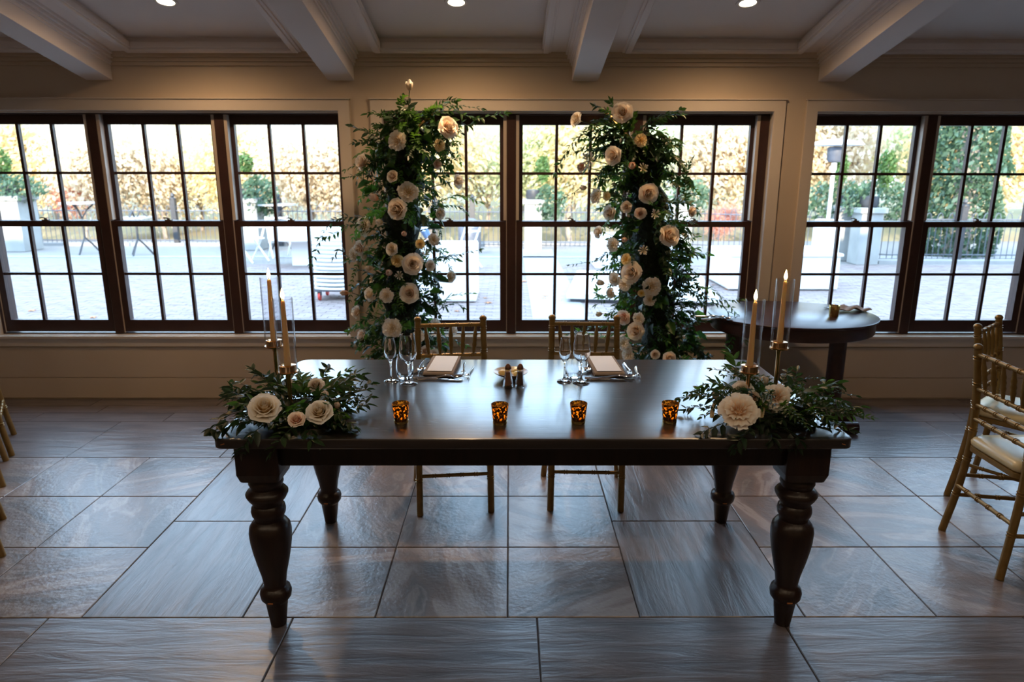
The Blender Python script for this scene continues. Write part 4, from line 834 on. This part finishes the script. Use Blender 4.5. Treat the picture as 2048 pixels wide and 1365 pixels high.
# fallen leaves
lfm = MB(); lfm.add([(.05 * (1 if k % 2 == 0 else .45) * math.cos(k * math.pi / 5), .05 * (1 if k % 2 == 0 else .45) * math.sin(k * math.pi / 5), .012 if k % 2 else .004) for k in range(10)] + [(0, 0, .006)], [(k, (k + 1) % 10, 10) for k in range(10)])
lfm = lfm.mesh('fallen_leaf', m_fall)
for k in range(70):
    x = rnd.uniform(-3.2, 4.6) if k < 52 else rnd.uniform(-6, 7); y = rnd.uniform(4.4, 9.5)
    o = link('fallen_leaf', lfm, None, (x, y, GZ + .003)); o.rotation_euler.z = rnd.uniform(0, 6); o.scale = (rnd.uniform(.7, 1.4),) * 3
    tag(o, 'small curled brown leaf lying on the brick patio outside', 'fallen leaf', 'fallen leaves on the patio')
# fence
fen = thing('iron_fence', 'low grey iron fence with hooped pickets along the far patio edge', 'fence', (0, 13.6, GZ))
fp = [(-22, 14.0), (-8.4, 14.0), (3.6, 13.4), (7.4, 11.2), (24, 10.9)]
pk = MB(); rl = MB()
for (x0, y0), (x1, y1) in zip(fp, fp[1:]):
    L_ = math.hypot(x1 - x0, y1 - y0); n_ = int(L_ / .11)
    for z in (.12, .80): rl.tube([(x0, y0 - 13.6, z), (x1, y1 - 13.6, z)], .012, 5)
    for k in range(0, n_, 2):
        a = Vector((x0, y0 - 13.6, 0)).lerp(Vector((x1, y1 - 13.6, 0)), k / n_); b = Vector((x0, y0 - 13.6, 0)).lerp(Vector((x1, y1 - 13.6, 0)), (k + 1) / n_); m_ = (a + b) / 2
        pk.tube([a + Vector((0, 0, .04)), a + Vector((0, 0, .82)), a.lerp(m_, .4) + Vector((0, 0, .90)), m_ + Vector((0, 0, .925)), b.lerp(m_, .4) + Vector((0, 0, .90)), b + Vector((0, 0, .82)), b + Vector((0, 0, .04))], .008, 4)
tag(pk.build('pickets', m_iron, fen), kind='stuff'); rl.build('rail', m_iron, fen)
for px, py, Y in ((350, 490, 13.98), (560, 490, 13.9), (945, 497, 13.6), (1258, 490, 13.4), (870, 480, 13.65), (1925, 525, 10.95), (30, 500, 14.0)):
    p = at(px, 440, Y=Y); q_ = MB(); q_.box(-.055, .055, -.055, .055, 0, 1.06); q_.lathe([(.07, 1.06), (.07, 1.09), (.03, 1.11), (.045, 1.14), (.03, 1.19), (0, 1.21)], 12); q_.build('post', m_black, fen, loc=(p.x, p.y - 13.6, 0))
# leaf clouds
def cloud(n_, fn, size, seed):
    q = random.Random(seed); mb = MB()
    for i in range(n_):
        p = Vector(fn(q)); a = Vector((q.gauss(0, 1), q.gauss(0, 1), q.gauss(0, 1))).normalized(); b = a.orthogonal().normalized(); c = a.cross(b); s_ = size * q.uniform(.6, 1.3)
        mb.add([p - b * s_, p - c * s_ * .5, p + b * s_, p + c * s_ * .5], [(0, 1, 2, 3)])
    return mb
def ball(c, r, k=.35):
    def f(q):
        v = Vector((q.gauss(0, 1), q.gauss(0, 1), q.gauss(0, 1))).normalized() * (1 - k * q.random()); return (c[0] + v.x * r[0], c[1] + v.y * r[1], c[2] + v.z * r[2])
    return f
# ivy planters: stone pier, cap, ivy, clipped topiary
def planter(px, Y, w_, h, ivy_c, ivy_r, topi, label, n_ivy=900):
    p = at(px, 450, Y=Y); t = thing('stone_planter', label, 'planter', (p.x, Y, GZ), 0, 'ivy topped stone piers')
    MB().box(-w_ / 2, w_ / 2, -w_ / 2, w_ / 2, 0, h - .1).build('pier', m_pier, t, bevel=.01)
    MB().box(-w_ / 2 - .05, w_ / 2 + .05, -w_ / 2 - .05, w_ / 2 + .05, h - .1, h).build('cap', m_pier, t, bevel=.015)
    MB().lathe([(0, h), (.14, h), (.17, h + .06), (.16, h + .2), (0, h + .22)], 16).build('bowl', m_black, t, smooth=True)
    tag(cloud(n_ivy, ball(ivy_c, ivy_r, .5), .055, int(px)).build('ivy', m_ivy, t), kind='stuff')
    if topi: tag(cloud(500, ball((topi[0], 0, topi[1]), (topi[2], topi[2], topi[3]), .5), .045, int(px) + 1).build('topiary', m_topi, t), kind='stuff')
planter(33, 12.9, .62, 1.18, (.08, -.1, 1.33), (.82, .4, .32), (-.1, 1.85, .2, .34), 'wide stone pier with ivy mound and cone topiary, outside the far left window')
planter(500, 13.2, .55, 1.12, (.30, -.1, 1.18), (.42, .35, .5), (.0, 1.85, .19, .25), 'stone pier with trailing ivy and round topiary, behind the stacked white chairs')
planter(1066, 13.2, .38, 1.10, (.35, -.05, 1.02), (.40, .3, .42), (.2, 1.75, .17, .32), 'slim stone pier with ivy, outside between the two floral columns', 700)
planter(1686, 11.4, .46, 1.05, (-.15, .1, 1.15), (.8, .3, .42), (-.15, 1.75, .13, .3), 'grey stone pier in ivy hedge, beside the patio heater', 900)
planter(1733, 10.75, .40, 1.05, (.25, .15, 1.15), (.75, .3, .42), (.25, 1.75, .16, .36), 'pale stone pier in ivy hedge, under the small cypress topiary', 900)
planter(1360, 13.0, .42, 1.02, (.2, .0, 1.2), (.5, .3, .38), None, 'low stone pier with ivy, seen past the rose column near the pedestal table', 600)
# patio heater
p = at(1655, 450, Y=10.2); t = thing('patio_heater', 'tall white patio heater with flat disc hood outside the right window', 'patio heater', (p.x, 10.2, GZ))
MB().lathe([(0, 0), (.26, 0), (.26, .04), (.23, .06), (.23, .82), (.2, .86), (0, .86)], 24).build('tank_cover', m_white, t, smooth=40)
MB().lathe([(.03, .86), (.03, 1.72), (.045, 1.72), (.045, 1.85), (.03, 1.86)], 14).build('pole', m_white, t, smooth=40)
MB().lathe([(.10, 1.86), (.13, 1.90), (.14, 2.10), (.11, 2.12), (0, 2.12)], 20).build('burner', m_iron, t, smooth=40)
MB().lathe([(0, 2.13), (.42, 2.14), (.46, 2.15), (.40, 2.19), (.15, 2.24), (0, 2.25)], 32).build('hood', m_white, t, smooth=40)
# bistro tables
def bistro(px, Y, h, w_, label):
    p = at(px, 430, Y=Y); t = thing('bistro_table', label, 'table', (p.x, Y, GZ), 0, 'tall patio bistro tables')
    MB().lathe([(0, h - .03), (w_, h - .03), (w_, h), (0, h)], 28).build('top', m_band, t, smooth=30)
    mb = MB().tube([(0, 0, .32), (0, 0, .75)], .022, 8)
    for a in range(3):
        c, s_ = math.cos(a * 2.1 + .5), math.sin(a * 2.1 + .5); mb.tube([(0, 0, .34), (.12 * c, .12 * s_, .2), (.26 * c, .26 * s_, 0)], .018, 6); mb.tube([(0, 0, .72), (.1 * c, .1 * s_, .9), (.25 * c, .25 * s_, h - .03)], .016, 6)
    mb.build('base', m_black, t, smooth=50)
bistro(163, 12.3, 1.06, .38, 'tall black bistro table with pale top, seen through the left window'); bistro(270, 12.0, .78, .33, 'low bistro table behind the second left-hand sash, only a leg showing')
bistro(555, 13.0, 1.0, .40, 'tall bistro table beside the ivy pier behind the stacked chairs')
# stack of white folding chairs on a dolly
p = at(672, 590, z=GZ); dx, dy = p.x + .12, 7.05
t = thing('chair_dolly', 'flat grey trolley with red casters under the stack of white chairs', 'dolly', (dx, dy, GZ))
MB().box(-.30, .30, -.26, .26, .125, .155).build('deck', m_iron, t, bevel=.006)
for x in (-.23, .23):
    for y in (-.2, .2):
        MB().tube([(x - .014, y, .056), (x + .014, y, .056)], .056, 18).build('caster', m_red, t, smooth=40); MB().box(x - .024, x + .024, y - .03, y + .03, .07, .126).build('caster_fork', m_iron, t, bevel=.004)
ORD = ['bottom of the stack'] + [f'{w_} from the bottom' for w_ in 'second third fourth fifth sixth seventh eighth ninth tenth eleventh twelfth thirteenth'.split()] + ['second from the top', 'top of the stack']
def flat_chair(z, k):
    t = thing('folding_chair', f'white folding chair lying flat on the red wheeled trolley, {ORD[k]}', 'chair', (dx, dy, z), rnd.uniform(-.02, .02), 'stacked white folding chairs')
    P = [(-.27, -.20, .02), (-.24, -.245, .012), (0, -.262, .004), (.24, -.245, .012), (.27, -.20, .02)]
    MB().tube(spl(P, 14), .019, 8).build('back_rail', m_white, t, smooth=50)
    for s_ in (-1, 1): MB().tube([(s_ * .27, -.20, .02), (s_ * .275, .24, .02)], .018, 8).build('frame_rail', m_white, t, smooth=50)
    MB().box(-.24, .24, -.12, .22, .006, .034).build('seat', m_white, t, bevel=.008)
for k in range(15): flat_chair(GZ + .157 + k * .054, k)
# opened folding chairs
def fold_chair(px, py, rz, label, sc=1):
    p = at(px, py, z=GZ); t = thing('folding_chair', label, 'chair', (p.x, p.y, GZ), R(rz), 'opened white folding chairs'); t.scale = (sc,) * 3
    for s_ in (-1, 1):
        MB().tube([(s_ * .21, .24, .01), (s_ * .21, -.05, .42), (s_ * .21, -.22, .80)], .017, 8).build('leg', m_white, t, smooth=50); MB().tube([(s_ * .19, -.24, .01), (s_ * .19, .16, .44)], .017, 8).build('leg', m_white, t, smooth=50)
    MB().box(-.2, .2, -.16, .22, .43, .46).build('seat', m_white, t, bevel=.008); MB().tube([(-.21, -.21, .76), (0, -.24, .77), (.21, -.21, .76)], .03, 8, flat=.5).build('back_rail', m_white, t, smooth=50); MB().tube([(-.21, -.18, .66), (0, -.2, .67), (.21, -.18, .66)], .02, 8, flat=.5).build('back_rail', m_white, t, smooth=50)
fold_chair(505, 524, 60, 'opened white folding chair near the ivy pier, behind the tall left candle'); fold_chair(563, 515, -150, 'opened white folding chair next to the white round table on the patio'); fold_chair(930, 537, 55, 'white folding chair on the patio behind the white draped table')
p = at(610, 530, z=GZ); t = thing('patio_table', 'white round draped table beside the chair stack on the patio', 'table', (p.x, p.y, GZ)); MB().lathe([(0, .74), (.60, .74), (.62, .72), (.62, .5), (.60, .48)], 30).build('cloth', m_whitecloth, t, smooth=40); MB().box(-.2, .45, -.1, .1, 0, .5).build('base', m_white, t)
# white draped table, box, platform
t = thing('draped_table', 'white draped table at which a person leans, behind the rosebud topped column', 'table', (-.90, 7.05, GZ)); MB().box(-.47, .47, -.38, .38, .012, .73).build('cloth', m_whitecloth, t, bevel=.03); MB().box(-.46, .46, -.37, .37, .73, .745).build('top', m_white, t, bevel=.006)
t = thing('white_platform', 'low white platform on the patio behind the right-hand table chair', 'platform', (1.75, 7.5, GZ), R(-9)); MB().box(-.85, 1.1, -.95, 1.3, .05, .12).build('deck', m_white, t, bevel=.01); MB().box(-.80, 1.05, -.90, 1.25, 0, .05).build('base', m_iron, t)
t = thing('white_crate', 'large white crate on the patio behind the platform', 'crate', (2.3, 10.4, GZ)); MB().box(-.75, .75, -.4, .4, 0, .55).build('body', m_white, t, bevel=.02); MB().box(-.77, .77, -.42, .42, .55, .58).build('lid', m_white, t, bevel=.01)
t = thing('white_crate', 'white slatted crate on the patio behind the pedestal side table', 'crate', (3.95, 8.2, GZ)); MB().box(-.75, .85, -.55, .55, .02, .50).build('body', m_white, t, bevel=.01); MB().box(-.78, .88, -.58, .58, .50, .54).build('lid', m_white, t, bevel=.01)
for k in range(6): MB().box(-.765, -.75, -.5, .5, .05 + k * .075, .09 + k * .075).build('slat', m_white, t)
t = thing('waste_bin', 'dark grey lidded bin by the fence outside the left of the central window', 'bin', (-.85, 12.6, GZ)); MB().lathe([(0, 0), (.2, 0), (.24, .05), (.25, .55), (.20, .66), (.10, .72), (0, .73)], 18).build('body', m_iron, t, smooth=40); MB().box(-.12, .12, -.26, -.22, .56, .62).build('opening', m_black, t)
# hillside and trees beyond
hl = MB(); nx, ny = 40, 16; g = []
for j in range(ny + 1):
    for i in range(nx + 1):
        x = -40 + 82 * i / nx; y = 15.0 + 24 * j / ny; g.append((x, y, GZ - .25 + .05 * max(0, y - 15.5) + .25 * mnoise.noise(Vector((x * .2, y * .2, 0)))))
hl.add(g, [(j * (nx + 1) + i, j * (nx + 1) + i + 1, (j + 1) * (nx + 1) + i + 1, (j + 1) * (nx + 1) + i) for j in range(ny) for i in range(nx)])
tag(hl.build('hillside', m_hill, smooth=True), kind='structure')
def tree_meshes(seed, mat):
    q = random.Random(seed); tk = MB(); tips = []
    def br(p, d, L_, r, lv):
        mid = p + d * L_ * .5 + Vector((q.gauss(0, .06), q.gauss(0, .06), 0)) * L_; e = p + d * L_; tk.tube([p, mid, e], [r, r * .8, r * .62], 6 if lv < 2 else 4)
        if lv >= 2: tips.append(mid); tips.append(e)
        if lv < 4:
            for k in range(3 if lv else 4):
                a = q.uniform(0, 6.28); dd = (d * .75 + Vector((math.cos(a), math.sin(a), q.uniform(.0, .5))) * .65).normalized(); br(p + d * L_ * q.uniform(.55, 1), dd, L_ * q.uniform(.55, .75), r * .55, lv + 1)
    br(Vector((0, 0, -.3)), Vector((.04, 0, 1)), 1.5, .075, 0)
    def f(q2):
        c = q2.choice(tips); return (c.x + q2.gauss(0, .34), c.y + q2.gauss(0, .34), c.z + q2.gauss(-.1, .45))
    return tk.mesh('trunk', m_bark, True), cloud(8500, f, .068, seed + 5).mesh('crown', mat)
TM = [tree_meshes(500 + k, m_aut[(0, 1, 2, 1, 0)[k]]) for k in range(5)]; TMR = tree_meshes(600, m_aut[3])
WORD = ['yellow', 'tan', 'soft green', 'tan', 'yellow']
for row, (Y0, n_, sp) in enumerate(((16.8, 19, 1.9), (20.0, 17, 2.5), (24, 15, 3.4), (29, 13, 4.8))):
    for i in range(n_):
        k = rnd.randrange(5); x = (i - n_ / 2 + .5) * sp + rnd.uniform(-.8, .8); y = Y0 + rnd.uniform(-1, 1)
        t = thing('autumn_tree', f'pale {WORD[k]} autumn tree among those beyond the iron fence', 'tree', (x, y, GZ + .05 * max(0, y - 15.5) - .2), rnd.uniform(0, 6), 'autumn trees beyond the fence'); s_ = rnd.uniform(.88, 1.15) * (1 + .05 * row); t.scale = (s_, s_, s_ * 1.1)
        tr_ = link('trunk', TM[k][0], t); cw_ = tag(link('crown', TM[k][1], t), kind='stuff')
p = at(160, 380, Y=16.4); t = thing('red_maple', 'small coral red maple beyond the fence, outside the far left window', 'tree', (p.x, 16.4, GZ + .1), 1); t.scale = (.46,) * 3; link('trunk', TMR[0], t); tag(link('crown', TMR[1], t), kind='stuff')
p = at(1455, 440, Y=15.6); t = thing('red_shrub', 'small reddish shrub behind the fence, beyond the pedestal side table', 'shrub', (p.x, 15.9, GZ - .2), 2); t.scale = (.32,) * 3; link('trunk', TMR[0], t); tag(link('crown', TMR[1], t), kind='stuff')
p = at(1925, 400, Y=12.2); t = thing('ivy_tree', 'large ivy covered tree just behind the fence at the right', 'tree', (p.x, 12.2, GZ))
MB().tube([(0, 0, -.2), (.05, 0, 1.2), (-.1, 0, 2.8), (0, 0, 4.2)], [.26, .22, .18, .1], 10).build('trunk', m_bark, t, smooth=True)
def ivyf(q):
    z = q.uniform(0, 4.6); r = .48 + .35 * math.sin(z * 1.6 + .6) * .6 + (.28 if z > 1.6 else 0); a = q.uniform(0, 6.28); k = 1 - .4 * q.random() ** 2; return (r * k * math.cos(a) * 1.15, r * k * math.sin(a), z)
tag(cloud(7500, ivyf, .075, 77).build('ivy', m_ivy, t), kind='stuff')
# the person leaning over the draped table
def person():
    t = thing('person', 'person in pale blue shirt and jeans leaning over the white draped table', 'person', (-1.62, 6.85, GZ + .0))
    V = [((0, 0, .92), .15), ((0, 0, 1.08), .145), ((.10, 0, 1.26), .17), ((.17, -.01, 1.38), .12), ((.22, -.01, 1.46), .055), ((.27, -.02, 1.56), .095), ((.30, -.02, 1.66), .085),
         ((.02, -.10, .86), .095), ((.03, -.12, .48), .068), ((-.02, -.12, .08), .045), ((.12, -.13, .04), .042), ((-.02, .11, .86), .095), ((-.05, .13, .48), .068), ((-.12, .13, .08), .045), ((.02, .14, .04), .042),
         ((.19, -.20, 1.36), .062), ((.38, -.24, 1.14), .046), ((.52, -.20, .93), .034), ((.56, -.19, .84), .028), ((.19, .19, 1.36), .062), ((.36, .24, 1.14), .046), ((.50, .22, .93), .034), ((.545, .21, .84), .028)]
    E_ = [(0, 1), (1, 2), (2, 3), (3, 4), (4, 5), (5, 6), (0, 7), (7, 8), (8, 9), (9, 10), (0, 11), (11, 12), (12, 13), (13, 14), (2, 15), (15, 16), (16, 17), (17, 18), (2, 19), (19, 20), (20, 21), (21, 22)]
    me = bpy.data.meshes.new('body'); me.from_pydata([v for v, r in V], E_, []); o = link('body', me, t)
    o.modifiers.new('skin', 'SKIN'); sk = me.skin_vertices[0].data
    for i, (v, r) in enumerate(V): sk[i].radius = (r, r * (.72 if i in (0, 1, 2) else 1)); sk[i].use_root = i == 0
    o.modifiers.new('sub', 'SUBSURF').levels = 2; o.modifiers['sub'].render_levels = 2
    mt = bpy.data.materials.new('clothed body'); mt.use_nodes = True; N = mt.node_tree.nodes; L = mt.node_tree.links; b = N['Principled BSDF']; b.inputs['Roughness'].default_value = .8
    tc = N.new('ShaderNodeTexCoord'); sx = N.new('ShaderNodeSeparateXYZ'); L.new(tc.outputs['Object'], sx.inputs[0]); cr_ = N.new('ShaderNodeValToRGB'); cr_.color_ramp.interpolation = 'CONSTANT'
    mr = N.new('ShaderNodeMath'); mr.operation = 'DIVIDE'; mr.inputs[1].default_value = 1.8; L.new(sx.outputs[2], mr.inputs[0]); L.new(mr.outputs[0], cr_.inputs[0])
    e = cr_.color_ramp.elements; e[0].color = (.02, .02, .025, 1); e[1].position = .06; e[1].color = (.10, .15, .26, 1)
    for ps, c_ in ((.52, (.62, .70, .86, 1)), (.80, (.55, .34, .25, 1))): q_ = cr_.color_ramp.elements.new(ps); q_.color = c_
    L.new(cr_.outputs[0], b.inputs['Base Color']); me.materials.append(mt)
    MB().lathe([(0, -.02), (.09, .0), (.115, .06), (.10, .12), (.05, .16), (0, .165)], 18, (.27, -.01, 1.575)).build('hair', m_hair, t, smooth=60)
    for s_ in (-1, 1):
        hb = Vector((.555, s_ * .20, .85)); MB().tube([hb, hb + Vector((.02, 0, -.05)), hb + Vector((.03, 0, -.08))], [.026, .036, .030], 8, flat=.5).build('hand', m_skin, t, smooth=60)
        for k in range(5):
            u = (k - 2) * .016; L_ = (.05, .065, .07, .066, .055)[k]; b0 = hb + Vector((.03, u, -.078)); MB().tube([b0, b0 + Vector((L_ * .6, u * .3, -.012)), b0 + Vector((L_, u * .4, -.02))], [.0085, .008, .006], 6).build('finger', m_skin, t, smooth=60)
person()
